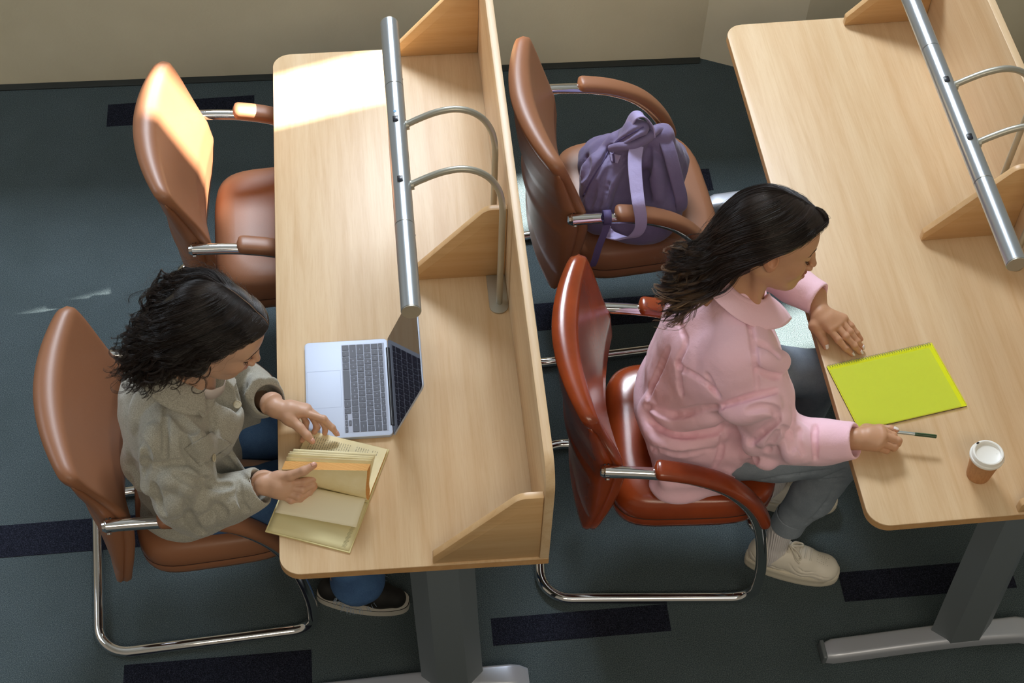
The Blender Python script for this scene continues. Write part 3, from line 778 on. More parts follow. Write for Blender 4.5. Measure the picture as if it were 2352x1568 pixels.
# ------------------------------------------------------------------ cup
def make_cup():
    p = at(2246, 1090, z=TZ)
    t = empty('paper_cup', (p[0], p[1], TZ), .5, 'brown takeaway coffee cup with white lid on the right desk', 'cup')
    kraft = NT('kraft_card'); v = kraft.coords((1, 1, .3)); n = kraft.noise(v, 160, 3, .6)
    kraft.l(kraft.ramp(n, [(.3, lin('#a8784e')), (.7, lin('#bb8a5c'))]), kraft.b.inputs['Base Color']); kraft.set(Roughness=.75)
    bm = bmesh.new(); add_lathe(bm, [(0, .006), (.0255, .006), (.0258, .0008), (.0278, .0008), (.0285, .004), (.0375, .083), (.0372, .0835), (0, .083)], 48); obj('cup_body', bm, kraft.m, t)
    wl = flat('white_lid_plastic', '#e9e8e2', .35)
    bm = bmesh.new(); add_lathe(bm, [(.0378, .0790), (.0405, .0790), (.0412, .0805), (.0412, .0845), (.0400, .0868), (.0385, .0875), (.0378, .0890), (.0372, .0945), (.0355, .0965), (.0325, .0968), (.0305, .0955), (.0300, .0905), (.0285, .0895), (0, .0892)], 56)
    lid = tag(obj('lid', bm, wl, t), 'white plastic sip lid')
    a = math.atan2(.85, -.55) - .5
    bm = bmesh.new(); add_lathe(bm, [(0, 0), (.0032, 0), (.0032, .0005), (0, .0005)], 16, Matrix.Translation((.0338 * math.cos(a), .0338 * math.sin(a), .0966)) @ Matrix.Rotation(a + PI / 2, 4, 'Z') @ Matrix.Diagonal((1.35, .8, 1, 1)))
    obj('drink_hole', bm, M['black'], lid)
    bm = bmesh.new(); add_lathe(bm, [(0, 0), (.0006, 0), (.0006, .0003), (0, .0003)], 8, Matrix.Translation((.018, -.012, .0893))); obj('vent_hole', bm, M['black'], lid)
    return t
make_cup()
# ------------------------------------------------------------------ soft shapes: blended rounded forms turned into one skin
def vnoise(X, Y, Z, s, seed=0):
    r = np.random.RandomState(seed); out = 0
    for k in range(6):
        a = r.normal(size=3); a /= np.linalg.norm(a); f = (1 + .7 * r.rand()) * s
        out = out + np.sin((a[0] * X + a[1] * Y + a[2] * Z) * f * 2 * PI + r.rand() * 6.28)
    return out / 6
class Vol:
    def __init__(s, lo, hi, h):
        s.lo = np.array(lo, float); s.h = h; s.n = np.maximum(4, np.ceil((np.array(hi) - s.lo) / h).astype(int) + 1)
        s.d = np.full(tuple(s.n), .5, np.float32)
    def box_(s, lo, hi):
        a = np.clip(np.floor((np.array(lo) - s.lo) / s.h).astype(int), 0, s.n); b = np.clip(np.ceil((np.array(hi) - s.lo) / s.h).astype(int) + 1, 0, s.n)
        if np.any(b <= a): return None
        sl = tuple(slice(i, j) for i, j in zip(a, b)); ax = [s.lo[k] + s.h * np.arange(a[k], b[k]) for k in range(3)]
        return sl, ax[0][:, None, None].astype(np.float32), ax[1][None, :, None].astype(np.float32), ax[2][None, None, :].astype(np.float32)
    def put(s, f, lo, hi, k=.01, op='add'):
        m = max(k, .004) * 1.2 + s.h * 2; g = s.box_(np.array(lo) - m, np.array(hi) + m)
        if g is None: return s
        sl, X, Y, Z = g; e = f(X, Y, Z); d = s.d[sl]
        if op == 'add':
            h = np.clip(.5 + .5 * (d - e) / k, 0, 1); s.d[sl] = d * (1 - h) + e * h - k * h * (1 - h)
        elif op == 'sub':
            h = np.clip(.5 - .5 * (d + e) / k, 0, 1); s.d[sl] = d * (1 - h) - e * h + k * h * (1 - h)
        return s
    def cone(s, a, b, ra, rb, k=.01, op='add', sc=None):
        a = np.array(a, float); b = np.array(b, float); ba = b - a; L = max(1e-9, ba @ ba)
        def f(X, Y, Z):
            t = np.clip(((X - a[0]) * ba[0] + (Y - a[1]) * ba[1] + (Z - a[2]) * ba[2]) / L, 0, 1)
            dx = X - a[0] - t * ba[0]; dy = Y - a[1] - t * ba[1]; dz = Z - a[2] - t * ba[2]
            return np.sqrt(dx * dx + dy * dy + dz * dz) - (ra + (rb - ra) * t)
        r = max(ra, rb); return s.put(f, np.minimum(a, b) - r, np.maximum(a, b) + r, k, op)
    def chain(s, pts, rs, k=.01, op='add'):
        for i in range(len(pts) - 1): s.cone(pts[i], pts[i + 1], rs[i], rs[i + 1], k, op)
        return s
    def ell(s, c, r, k=.01, op='add', R=None):
        c = np.array(c, float); r = np.array(r, float)
        def f(X, Y, Z):
            x, y, z = X - c[0], Y - c[1], Z - c[2]
            if R is not None:
                x, y, z = R[0, 0] * x + R[1, 0] * y + R[2, 0] * z, R[0, 1] * x + R[1, 1] * y + R[2, 1] * z, R[0, 2] * x + R[1, 2] * y + R[2, 2] * z
            k0 = np.sqrt((x / r[0]) ** 2 + (y / r[1]) ** 2 + (z / r[2]) ** 2); k1 = np.sqrt((x / r[0] ** 2) ** 2 + (y / r[1] ** 2) ** 2 + (z / r[2] ** 2) ** 2) + 1e-9
            return k0 * (k0 - 1) / k1
        m = max(r) if R is not None else r; return s.put(f, c - m, c + m, k, op)
    def rbox(s, c, hf, rr, k=.01, op='add', R=None):
        c = np.array(c, float); hf = np.array(hf, float)
        def f(X, Y, Z):
            x, y, z = X - c[0], Y - c[1], Z - c[2]
            if R is not None:
                x, y, z = R[0, 0] * x + R[1, 0] * y + R[2, 0] * z, R[0, 1] * x + R[1, 1] * y + R[2, 1] * z, R[0, 2] * x + R[1, 2] * y + R[2, 2] * z
            qx, qy, qz = np.abs(x) - hf[0] + rr, np.abs(y) - hf[1] + rr, np.abs(z) - hf[2] + rr
            return np.sqrt(np.maximum(qx, 0) ** 2 + np.maximum(qy, 0) ** 2 + np.maximum(qz, 0) ** 2) + np.minimum(np.maximum(qx, np.maximum(qy, qz)), 0) - rr
        m = np.linalg.norm(hf) if R is not None else hf; return s.put(f, c - m, c + m, k, op)
    def displace(s, f, lo=None, hi=None):
        g = s.box_(s.lo if lo is None else lo, s.lo + s.n * s.h if hi is None else hi)
        if g: sl, X, Y, Z = g; s.d[sl] = s.d[sl] - f(X, Y, Z)
        return s
    def val(s, p):
        q = (np.array(p) - s.lo) / s.h; i = np.floor(q).astype(int)
        if np.any(i < 0) or np.any(i >= s.n - 1): return .5
        f = q - i; d = s.d[i[0]:i[0] + 2, i[1]:i[1] + 2, i[2]:i[2] + 2]
        d = d[0] * (1 - f[0]) + d[1] * f[0]; d = d[0] * (1 - f[1]) + d[1] * f[1]; return float(d[0] * (1 - f[2]) + d[1] * f[2])
    def ray(s, o, dr, t0=0, t1=5):
        """first point of the skin met from o along dr"""
        o = np.array(o, float); dr = np.array(dr, float); dr /= np.linalg.norm(dr)
        hi = s.lo + (s.n - 1) * s.h
        with np.errstate(divide='ignore', invalid='ignore'):
            a = (s.lo - o) / dr; b = (hi - o) / dr
        t0 = max(t0, np.nanmax(np.minimum(a, b))); t1 = min(t1, np.nanmin(np.maximum(a, b)))
        if t1 <= t0: return None
        ts = np.arange(t0, t1, s.h * .5); P = o + ts[:, None] * dr; i = np.clip(np.rint((P - s.lo) / s.h).astype(int), 0, s.n - 1)
        v = s.d[i[:, 0], i[:, 1], i[:, 2]]; w = np.where(v < 0)[0]
        if not len(w): return None
        return P[w[0]]
    def seen(s, u, v, fr=None):
        """point of the skin under photo pixel (u, v); fr = (R, t, scale) when the volume has a frame of its own"""
        d = CM @ np.array([(u - CW / 2 - PPX) / FPX, (CH / 2 + PPY - v) / FPX, -1.0]); o = CP
        if fr is not None: o = fr[0].T @ (CP - fr[1]) / fr[2]; d = fr[0].T @ d
        return s.ray(o, d, 0, 8)
    def grad(s, p, e=None):
        e = e or s.h; p = np.array(p); g = np.array([s.val(p + np.eye(3)[k] * e) - s.val(p - np.eye(3)[k] * e) for k in range(3)]); return g / (np.linalg.norm(g) + 1e-9)
    def fold(s, px, r=.008, depth=.5, k=.018, up=False, fr=None):
        """a valley (or ridge when up) in the cloth along a line of photo pixels on its surface"""
        pts = []
        P = smooth_path([(u, v, 0) for u, v in px], 10)
        for q in P:
            h = s.seen(q[0], q[1], fr)
            if h is not None: pts.append((h, s.grad(h)))
        if len(pts) < 2: return s
        n = len(pts); out = []
        for i, (h, g) in enumerate(pts):
            f = i / (n - 1); tap = math.sin(PI * (.08 + .84 * f)) ** .7
            rr = r * tap; out.append((h + g * (rr * (1 - 2 * depth) if not up else rr * (2 * depth - 1)), rr))
        for (a, ra), (b, rb) in zip(out[:-1], out[1:]):
            if np.linalg.norm(a - b) < .05: s.cone(a, b, ra, rb, k, 'add' if up else 'sub')
        return s
    def mesh(s, smooth=1):
        d = s.d; ins = d < 0
        cnt = np.zeros(tuple(s.n - 1), np.int8)
        offs = [(i, j, k) for i in (0, 1) for j in (0, 1) for k in (0, 1)]; n = s.n
        for o in offs: cnt += ins[o[0]:n[0] - 1 + o[0], o[1]:n[1] - 1 + o[1], o[2]:n[2] - 1 + o[2]]
        idx = np.argwhere((cnt > 0) & (cnt < 8)); N = len(idx)
        cv = {o: d[idx[:, 0] + o[0], idx[:, 1] + o[1], idx[:, 2] + o[2]] for o in offs}
        acc = np.zeros((N, 3)); c = np.zeros(N)
        for o in offs:
            for ax in range(3):
                if o[ax]: continue
                q = list(o); q[ax] = 1; a, b = cv[o], cv[tuple(q)]; m = (a < 0) != (b < 0)
                t = np.where(m, a / np.where(m, a - b, 1), 0); p = np.tile(np.array(o, float), (N, 1)); p[:, ax] = t
                acc += p * m[:, None]; c += m
        V = s.lo + s.h * (idx + acc / c[:, None])
        ids = np.full(tuple(n - 1), -1, np.int32); ids[idx[:, 0], idx[:, 1], idx[:, 2]] = np.arange(N)
        F = []
        for ax in range(3):
            b_, c_ = (ax + 1) % 3, (ax + 2) % 3
            lo = [slice(None)] * 3; hi = [slice(None)] * 3; lo[ax] = slice(0, n[ax] - 1); hi[ax] = slice(1, n[ax])
            A, B = ins[tuple(lo)], ins[tuple(hi)]; e = np.argwhere(A != B)
            ok = (e[:, b_] > 0) & (e[:, c_] > 0) & (e[:, b_] < n[b_] - 1) & (e[:, c_] < n[c_] - 1); e = e[ok]; sgn = A[e[:, 0], e[:, 1], e[:, 2]]
            def I(db, dc):
                q = e.copy(); q[:, b_] += db; q[:, c_] += dc; return ids[q[:, 0], q[:, 1], q[:, 2]]
            Q = np.stack([I(-1, -1), I(0, -1), I(0, 0), I(-1, 0)], 1); Q[~sgn] = Q[~sgn][:, ::-1]; F.append(Q)
        F = np.concatenate(F); F = F[(F >= 0).all(1)]
        for _ in range(smooth):
            S = np.zeros_like(V); C = np.zeros(len(V))
            for i, j in ((0, 1), (1, 2), (2, 3), (3, 0)):
                np.add.at(S, F[:, i], V[F[:, j]]); np.add.at(C, F[:, i], 1); np.add.at(S, F[:, j], V[F[:, i]]); np.add.at(C, F[:, j], 1)
            V = V * .5 + .5 * S / np.maximum(C, 1)[:, None]
        return V, F
def skin_obj(name, parts, mats, parent, loc, colour=None):
    """join (V, F[, material index]) parts into one mesh object"""
    Vs, Fs, Ms = [], [], []; o = 0
    for p in parts:
        V, F = p[0], p[1]; mi = p[2] if len(p) > 2 else np.zeros(len(F), int)
        Vs.append(V); Fs.append(np.array(F) + o); Ms.append(np.broadcast_to(mi, (len(F),))); o += len(V)
    V = np.concatenate(Vs) - np.array(loc); F = np.concatenate(Fs); MI = np.concatenate(Ms)
    me = bpy.data.meshes.new(name); me.vertices.add(len(V)); me.vertices.foreach_set('co', V.astype(np.float32).ravel())
    me.loops.add(F.size); me.loops.foreach_set('vertex_index', F.astype(np.int32).ravel())
    me.polygons.add(len(F)); me.polygons.foreach_set('loop_start', np.arange(0, F.size, 4, dtype=np.int32))
    for m in mats: me.materials.append(m)
    me.update(calc_edges=True); me.polygons.foreach_set('material_index', MI.astype(np.int32)); me.polygons.foreach_set('use_smooth', [True] * len(me.polygons))
    me.update()
    if colour is not None:
        ca = me.color_attributes.new('tint', 'FLOAT_COLOR', 'POINT'); ca.data.foreach_set('color', colour.astype(np.float32).ravel())
    ob = bpy.data.objects.new(name, me); COL.objects.link(ob); ob.parent = parent
    return ob
def rotm(roll, pitch, yaw): return np.array(Euler((math.radians(roll), math.radians(pitch), math.radians(yaw)), 'XYZ').to_matrix())
def px_of(p):
    c = CM.T @ (np.array(p) - CP); return (CW / 2 + PPX + FPX * c[0] / -c[2], CH / 2 + PPY - FPX * c[1] / -c[2])
# ------------------------------------------------------------------ people: heads, hair, hands
def skin_mat(name):
    t = NT(name); a = t.n('VertexColor', layer_name='tint'); v = t.coords(); n = t.noise(v, 45, 4, .6)
    c = t.mix(.5, a.outputs[0], t.ramp(n, [(.3, (.93, .90, .88, 1)), (.7, (1, 1, 1, 1))]), 'MULTIPLY')
    t.l(c, t.b.inputs['Base Color']); t.set(Roughness=.46); t.b.inputs['Subsurface Weight'].default_value = .12
    t.b.inputs['Subsurface Radius'].default_value = (.010, .004, .002); t.b.inputs['Subsurface Scale'].default_value = .6
    t.b.inputs['Specular IOR Level'].default_value = .4
    n2 = t.noise(v, 700, 2, .6); t.bump(n2, .12, .0006); return t.m
M['skin'] = skin_mat('skin')
def hair_mat(name, rough=.34, spec=.5):
    t = NT(name); a = t.n('VertexColor', layer_name='tint'); t.l(a.outputs[0], t.b.inputs['Base Color']); t.set(Roughness=rough)
    t.b.inputs['Specular IOR Level'].default_value = spec; return t.m
M['hair'] = hair_mat('hair')
HEAD_LO, HEAD_HI = (-.125, -.105, -.235), (.135, .105, .125)
def build_head(fr, neck, h=.0016, face=None):
    """fr = (R, t, scale); neck = list of (world point, radius) going down"""
    R, t, s = fr; v = Vol(HEAD_LO, HEAD_HI, h)
    L = lambda p: R.T @ (np.array(p) - t) / s
    v.ell((-.014, 0, .026), (.096, .076, .083), .01)
    v.ell((.034, 0, -.030), (.054, .058, .080), .03)
    v.ell((.042, 0, .034), (.048, .060, .048), .03)
    for q in (-1, 1):
        v.cone((.002, q * .050, -.048), (.062, q * .016, -.088), .018, .015, .025)
        v.ell((.058, q * .036, -.028), (.024, .023, .025), .02)              # cheek
        v.ell((.0845, q * .031, .003), (.012, .018, .011), .012, 'sub')        # socket
        v.ell((.0738, q * .0315, .001), (.0125, .0150, .0120), .004)          # lid over the eyeball
        v.cone((.081, q * .012, .014), (.070, q * .046, .016), .0085, .007, .012)   # brow ridge
        v.cone((.0855, q * .018, -.0060), (.0780, q * .0445, -.0050), .0012, .0010, .0015, 'sub')   # lid crease
    v.chain([(.083, 0, .016), (.093, 0, -.006), (.106, 0, -.028)], [.0075, .0072, .0088], .010)     # nose
    for q in (-1, 1):
        v.ell((.098, q * .0115, -.036), (.010, .0078, .0072), .005)
        v.ell((.103, q * .0062, -.0425), (.0042, .0028, .003), .002, 'sub')
    v.ell((.075, 0, -.062), (.020, .026, .024), .015)
    v.cone((.090, -.013, -.0565), (.0955, 0, -.0550), .0042, .0058, .004); v.cone((.090, .013, -.0565), (.0955, 0, -.0550), .0042, .0058, .004)
    v.cone((.089, -.011, -.0665), (.0935, 0, -.0675), .0045, .0066, .004); v.cone((.089, .011, -.0665), (.0935, 0, -.0675), .0045, .0066, .004)
    v.cone((.092, -.021, -.0605), (.1005, 0, -.0612), .0011, .0014, .0018, 'sub'); v.cone((.092, .021, -.0605), (.1005, 0, -.0612), .0011, .0014, .0018, 'sub')
    v.ell((.072, 0, -.092), (.017, .019, .016), .014)                          # chin
    for q in (-1, 1):
        Re = np.array(Euler((0, math.radians(-14), math.radians(q * 18)), 'XYZ').to_matrix())
        v.ell((-.008, q * .0795, -.003), (.0190, .0075, .0310), .004, R=Re)
        v.ell((-.003, q * .0885, -.001), (.0105, .0080, .0165), .003, 'sub', R=Re)
        v.chain([(.004, q * .0870, .020), (-.012, q * .0870, .022), (-.019, q * .0865, .008), (-.017, q * .0860, -.012)], [.0018, .0020, .0020, .0016], .002, 'sub')
        v.ell((-.001, q * .0785, -.028), (.0080, .0055, .0090), .004)
    pts = [L(p) for p, r in neck]; rs = [r / s for p, r in neck]
    v.cone((-.030, 0, -.035), pts[0], .052, rs[0], .02); v.chain(pts, rs, .02)
    for q in (-1, 1): v.cone((-.015, q * .055, -.055), (pts[-1][0] + .055, q * .012, pts[-1][2] + .01), 0.008, .007, .03)
    V, F = v.mesh(2)
    base = np.array(face['skin']); lips = np.array(face['lips'])
    C = np.tile(np.append(base, 1), (len(V), 1))
    def blend(m, col):
        m = np.clip(m, 0, 1)[:, None]; C[:, :3] = C[:, :3] * (1 - m) + np.array(col) * m
    x, y, z = V.T
    dl = np.minimum(((y / .024) ** 2 + ((z + .0555) / .0062) ** 2), (y / .021) ** 2 + ((z + .0675) / .0075) ** 2)
    blend((1.25 - dl) * 2.2 * (x > .082), lips)
    blend(.35 * np.exp(-(((x - .07) / .03) ** 2 + ((abs(y) - .042) / .02) ** 2 + ((z + .03) / .02) ** 2)), base * np.array([1.05, .78, .72]))
    blend(.30 * np.exp(-(((x - .115) / .015) ** 2 + (y / .015) ** 2 + ((z + .033) / .014) ** 2)), base * np.array([1.05, .8, .75]))
    blend(.5 * (abs(y) > .072) * (x > -.04) * (x < .01) * (abs(z + .012) < .035), base * np.array([1.05, .78, .70]))
    Vw = (V @ R.T) * s + t
    return v, Vw, F, C
def face_lines(v, fr, parent, loc, dark, brow_th=.0016):
    """brows and lashes as fine tapered hairs lying on the face"""
    R, t, s = fr; W = lambda p: tuple(R @ (np.array(p) * s) + t - np.array(loc))
    mt = flat('brow_hair', dark, .75)
    for q in (-1, 1):
        bm = bmesh.new(); rn = random.Random(3 + q)
        arc = smooth_path([(.0, q * .012, .017), (.0, q * .026, .0235), (.0, q * .038, .0235), (.0, q * .050, .0165)], 7)
        for i, a in enumerate(arc):
            for k in range(9):
                yy, zz = a[1] + rn.uniform(-.001, .001), a[2] + rn.uniform(-.0032, .0026) * (1 - .6 * i / len(arc))
                p = v.ray((.16, yy, zz), (-1, 0, 0), 0, .3); 
                q2 = v.ray((.16, yy + q * .0055, zz + .0018 - .004 * i / len(arc)), (-1, 0, 0), 0, .3)
                if p is None or q2 is None: continue
                m = (p + q2) / 2 + np.array([.0009, 0, 0])
                add_tube(bm, [W(p + [.0003, 0, 0]), W(m), W(q2 + [.0006, 0, 0])], [.0005 * s, .0004 * s, .0001], 4)
        obj('eyebrow', bm, mt, parent)
        bm = bmesh.new()
        arc = smooth_path([(0, q * .0185, -.0030), (0, q * .025, -.0065), (0, q * .034, -.0080), (0, q * .043, -.0048), (0, q * .0475, -.0015)], 6); L = []
        for i, a in enumerate(arc):
            p = v.ray((.16, a[1], a[2]), (-1, 0, 0), 0, .3)
            if p is not None: L.append(p + np.array([.0003, 0, 0]))
        if len(L) > 3:
            add_tube(bm, [W(p) for p in L], [.0008 * s * (.5 + .8 * i / len(L)) for i in range(len(L))], 5)
            for i, p in enumerate(L[1:]):
                f = i / len(L); e = p + np.array([.0065 * (.7 + .4 * f), q * (.001 + .004 * f), -.0048]); m = p + np.array([.004, q * .0015 * f, -.0042])
                add_tube(bm, [W(p), W(m), W(e)], [.00035, .0003, .0001], 4)
        obj('eyelashes', bm, mt, parent)
def strands(guides, n, seed, r0=.0007, m=26, jit=.006, curl=None, tip=None, col=(.012, .008, .007), var=.5, spread=.0, length=(.85, 1.0), sides=3, tipr=.25, lock=1, jit2=.0016, push=None):
    """hair tubes between neighbouring guide lines; each guide a list of points, root first"""
    rn = np.random.RandomState(seed); G = []
    for g in guides:
        p = np.array(smooth_path(g, 10)); d = np.concatenate([[0], np.cumsum(np.linalg.norm(np.diff(p, axis=0), axis=1))]); u = np.linspace(0, d[-1], m)
        G.append(np.stack([np.interp(u, d, p[:, k]) for k in range(3)], 1))
    nl = max(1, n // lock); n = nl * lock; RP = lambda a: np.repeat(a, lock, 0)
    G = np.array(G); k = RP(rn.rand(nl) * (len(G) - 1.0001)); i = k.astype(int); f = (k - i)[:, None, None]; P = G[i] * (1 - f) + G[i + 1] * f
    L = RP(rn.uniform(length[0], length[1], nl)) * rn.uniform(.97, 1.0, n)
    # shorten
    u = np.linspace(0, 1, m); Q = np.empty_like(P)
    for a in range(n):
        uu = u * L[a]; 
        for c in range(3): Q[a, :, c] = np.interp(uu, u, P[a, :, c])
    P = Q
    T = np.gradient(P, axis=1); T /= np.linalg.norm(T, axis=2, keepdims=True) + 1e-9
    A = np.cross(T, np.array([.3, .2, .93])); A /= np.linalg.norm(A, axis=2, keepdims=True) + 1e-9; B = np.cross(T, A)
    env = (.25 + .75 * u)[None, :, None]
    off = RP(rn.normal(size=(nl, 2))) * jit; P = P + (A * off[:, 0, None, None] + B * off[:, 1, None, None]) * env * (1 + spread * u[None, :, None] ** 2)
    if lock > 1:
        o2 = rn.normal(size=(n, 2)) * jit2; P = P + A * (o2[:, :1] * (.10 + .9 * np.sin(PI * (.12 + .82 * u))[None, :]))[..., None] + B * (o2[:, 1:] * (.10 + .9 * np.sin(PI * (.12 + .82 * u))[None, :]))[..., None]
    # slow wander
    ph = RP(rn.rand(nl, 4)) * 6.28; fq = RP(rn.uniform(.6, 1.8, (nl, 2)))
    w = jit * .8 * u[None, :] ** 1.2
    P = P + A * (w * np.sin(ph[:, :1] + fq[:, :1] * 6.28 * u))[..., None] + B * (w * np.cos(ph[:, 1:2] + fq[:, 1:] * 6.28 * u))[..., None]
    if curl:
        amp, turns, start = curl; am = amp * RP(rn.uniform(.5, 1.4, nl))[:, None] * np.clip((u - start) / (1 - start), 0, 1)[None, :] ** .7
        tr = turns * RP(rn.uniform(.7, 1.3, nl))[:, None] * 6.28 * u[None, :] ** 1.2 + ph[:, 2:3]
        P = P + A * (am * np.cos(tr))[..., None] + B * (am * np.sin(tr))[..., None]
    T = np.gradient(P, axis=1); T /= np.linalg.norm(T, axis=2, keepdims=True) + 1e-9
    A = np.cross(T, np.array([.3, .2, .93])); A /= np.linalg.norm(A, axis=2, keepdims=True) + 1e-9; B = np.cross(T, A)
    if push is not None:
        R_, t_, s_, els = push
        Q = ((P - t_) @ R_) / s_
        for c_, r_ in els:
            D = Q - np.array(c_); k0 = np.sqrt(((D / np.array(r_)) ** 2).sum(-1)); tgt = 1.022 + .030 * rn.rand(n)[:, None]
            f_ = np.where(k0 < tgt, tgt / np.maximum(k0, .2), 1); Q = np.array(c_) + D * f_[..., None]
        P = (Q * s_) @ R_.T + t_
    rad = r0 * rn.uniform(.6, 1.3, n)[:, None] * (1 - (1 - tipr) * u[None, :] ** 2) * np.minimum(1, .25 + u * 9)[None, :]
    V = np.empty((n, m, sides, 3))
    for q in range(sides):
        a = 2 * PI * q / sides; V[:, :, q] = P + (A * math.cos(a) + B * math.sin(a)) * rad[..., None]
    idx = np.arange(n * m * sides).reshape(n, m, sides); F = []
    for q in range(sides):
        a, b = idx[:, :-1, q], idx[:, :-1, (q + 1) % sides]; c, d = idx[:, 1:, (q + 1) % sides], idx[:, 1:, q]
        F.append(np.stack([a, b, c, d], -1).reshape(-1, 4))
    base = np.array(col)[None, None] * (1 + var * (RP(rn.normal(size=(nl, 1, 1))) * .7 + .5 * rn.normal(size=(n, 1, 1))).clip(-1, 1.5)); Cc = np.repeat(base, m, 1)
    if tip is not None:
        tc, st, prob = tip; on = (RP(rn.rand(nl)) < prob)[:, None, None]; e = np.clip((u - st) / (1 - st), 0, 1)[None, :, None] * on; Cc = Cc * (1 - e) + np.array(tc) * e
    Cc = np.concatenate([np.clip(Cc, 0, 1), np.ones((n, m, 1))], -1); Cc = np.repeat(Cc[:, :, None], sides, 2).reshape(-1, 4)
    return V.reshape(-1, 3), np.concatenate(F), Cc
def hair_obj(name, parts, parent, loc):
    return skin_obj(name, [(p[0], p[1]) for p in parts], [M['hair']], parent, loc, np.concatenate([p[2] for p in parts]))
def build_hand(wrist, palm_c, fingers, thumb, lo, hi, skin, nail, h=.0013, nails=True, wr=.0235, arm=None, pr=.017):
    """wrist point, palm control points, each finger [knuckle, joint, joint, tip]"""
    v = Vol(lo, hi, h); w = np.array(wrist, float)
    if arm is not None: v.cone(arm, w, .031, wr * .92, .01)
    kn = [np.array(f[0], float) for f in fingers]
    for i, f in enumerate(fingers):
        # metacarpals make the palm
        a = w + (kn[i] - kn[1]) * .45; v.cone(w + (kn[i] - kn[1]) * .30, kn[i], pr * .98, .0108, .012)
    for i in range(3): v.cone((w + kn[i]) / 2, (kn[i] + kn[i + 1]) / 2, pr, .0105, .012)
    for p, r in palm_c: v.ell(p, (r, r, r), .015)
    tips = []
    for i, f in enumerate(fingers):
        r = [.0098, .0092, .0082, .0068] if i in (1, 2) else [.0096, .0089, .0079, .0066] if i == 0 else [.0085, .0078, .0070, .0060]
        v.chain(f, r[:len(f)] if len(f) == 4 else r, .003)
        for j in (1, 2):
            if len(f) > j: v.ell(f[j], (r[j] * 1.06,) * 3, .003)
        tips.append((np.array(f[-1], float), np.array(f[-2], float)))
    rt = [.0165, .0118, .0106, .0080]
    v.chain(thumb, rt[-len(thumb):], .005); v.cone(w, thumb[0], .019, .0165, .012)
    tips.append((np.array(thumb[-1], float), np.array(thumb[-2], float)))
    V, F = v.mesh(1); C = np.tile(np.append(np.array(skin), 1), (len(V), 1))
    for p, b in tips:
        d = np.linalg.norm(V - p, axis=1); m = np.clip(1.3 - d / .016, 0, 1)[:, None] * .35; C[:, :3] = C[:, :3] * (1 - m) + np.array(skin) * np.array([1.08, .80, .74]) * m
    for f in fingers:
        for j in (0, 1):
            d = np.linalg.norm(V - np.array(f[j]), axis=1); m = np.clip(1.2 - d / .012, 0, 1)[:, None] * .18; C[:, :3] = C[:, :3] * (1 - m) + np.array(skin) * np.array([.95, .72, .66]) * m
    return v, V, F, C, tips
def nail_plates(v, tips, ups, parent, loc, mat, r=.0062):
    for (p, b), up in zip(tips, ups):
        if up is None: continue
        up = np.array(up, float); up /= np.linalg.norm(up); ax = (p - b); ax /= np.linalg.norm(ax); up = up - ax * (up @ ax); up /= np.linalg.norm(up); sd = np.cross(ax, up)
        G = np.zeros((9, 9, 3)); ok = True
        for i in range(9):
            for j in range(9):
                a = (i / 8 * 2 - 1); c = (j / 8 * 2 - 1); rr = 1 if a < .2 else math.sqrt(max(0, 1 - ((a - .2) / .8) ** 2)) * .999 + .001
                q = p + ax * (a * .0062 + .0015) + sd * (c * .0046 * rr)
                hpt = v.ray(q + up * .02, -up, 0, .04)
                if hpt is None or np.linalg.norm(hpt - q) > .012: hpt = q + up * (r * (1 - .35 * c * c))
                G[i, j] = hpt + up * .0009
        base = G.reshape(-1, 3).mean(0); hh = ((G - base) @ up)
        A_ = np.array([[1, a, c, a * a, c * c] for a in np.linspace(-1, 1, 9) for c in np.linspace(-1, 1, 9)]); co = np.linalg.lstsq(A_, hh.ravel(), rcond=None)[0]; fit_ = (A_ @ co).reshape(9, 9)
        G += (fit_ - hh + .0003)[..., None] * up
        V, F = grid_mesh(G - np.array(loc)); o = from_data('fingernail', V, F, mat, parent); solid(o, .0006, 1)

def make_collar(nm, ctr, up, r0, mat, sh, loc, stand=.030, back=.046, front=.072, tip=.016, end=158, drop=.62, out=.80, lean=0, thick=.0016):
    """collar stand with its fold-over leaf, running round the neck from tip to tip"""
    up = np.array(up, float); up /= np.linalg.norm(up); fw = np.array([1, lean, 0]) - up * (up[0] + lean * up[1]); fw /= np.linalg.norm(fw); lf = np.cross(up, fw); ctr = np.array(ctr); G = []
    for i in range(57):
        a = math.radians(-end + 2 * end * i / 56); q = abs(a) / math.radians(end); dr = -fw * math.cos(a) + lf * math.sin(a)
        rr = r0 + .004 * q; top = stand - .012 * q; wdt = back + (front - back) * max(0, q - .35) / .65
        row = [ctr + dr * rr + up * (top - .026), ctr + dr * (rr + .001) + up * (top - .006), ctr + dr * (rr + .004) + up * (top + .002), ctr + dr * (rr + .011) + up * (top - .003)]
        for k in range(1, 13):
            f = k / 12; row.append(ctr + dr * (rr + .012 + wdt * out * f) + up * (top - .003 - wdt * drop * f + .005 * math.sin(f * PI)) + fw * (tip * q ** 3 * f))
        G.append(row)
    V, F = grid_mesh(np.array(G) - np.array(loc)); c = from_data(nm, V, F, mat, sh); solid(c, thick, 0); return c
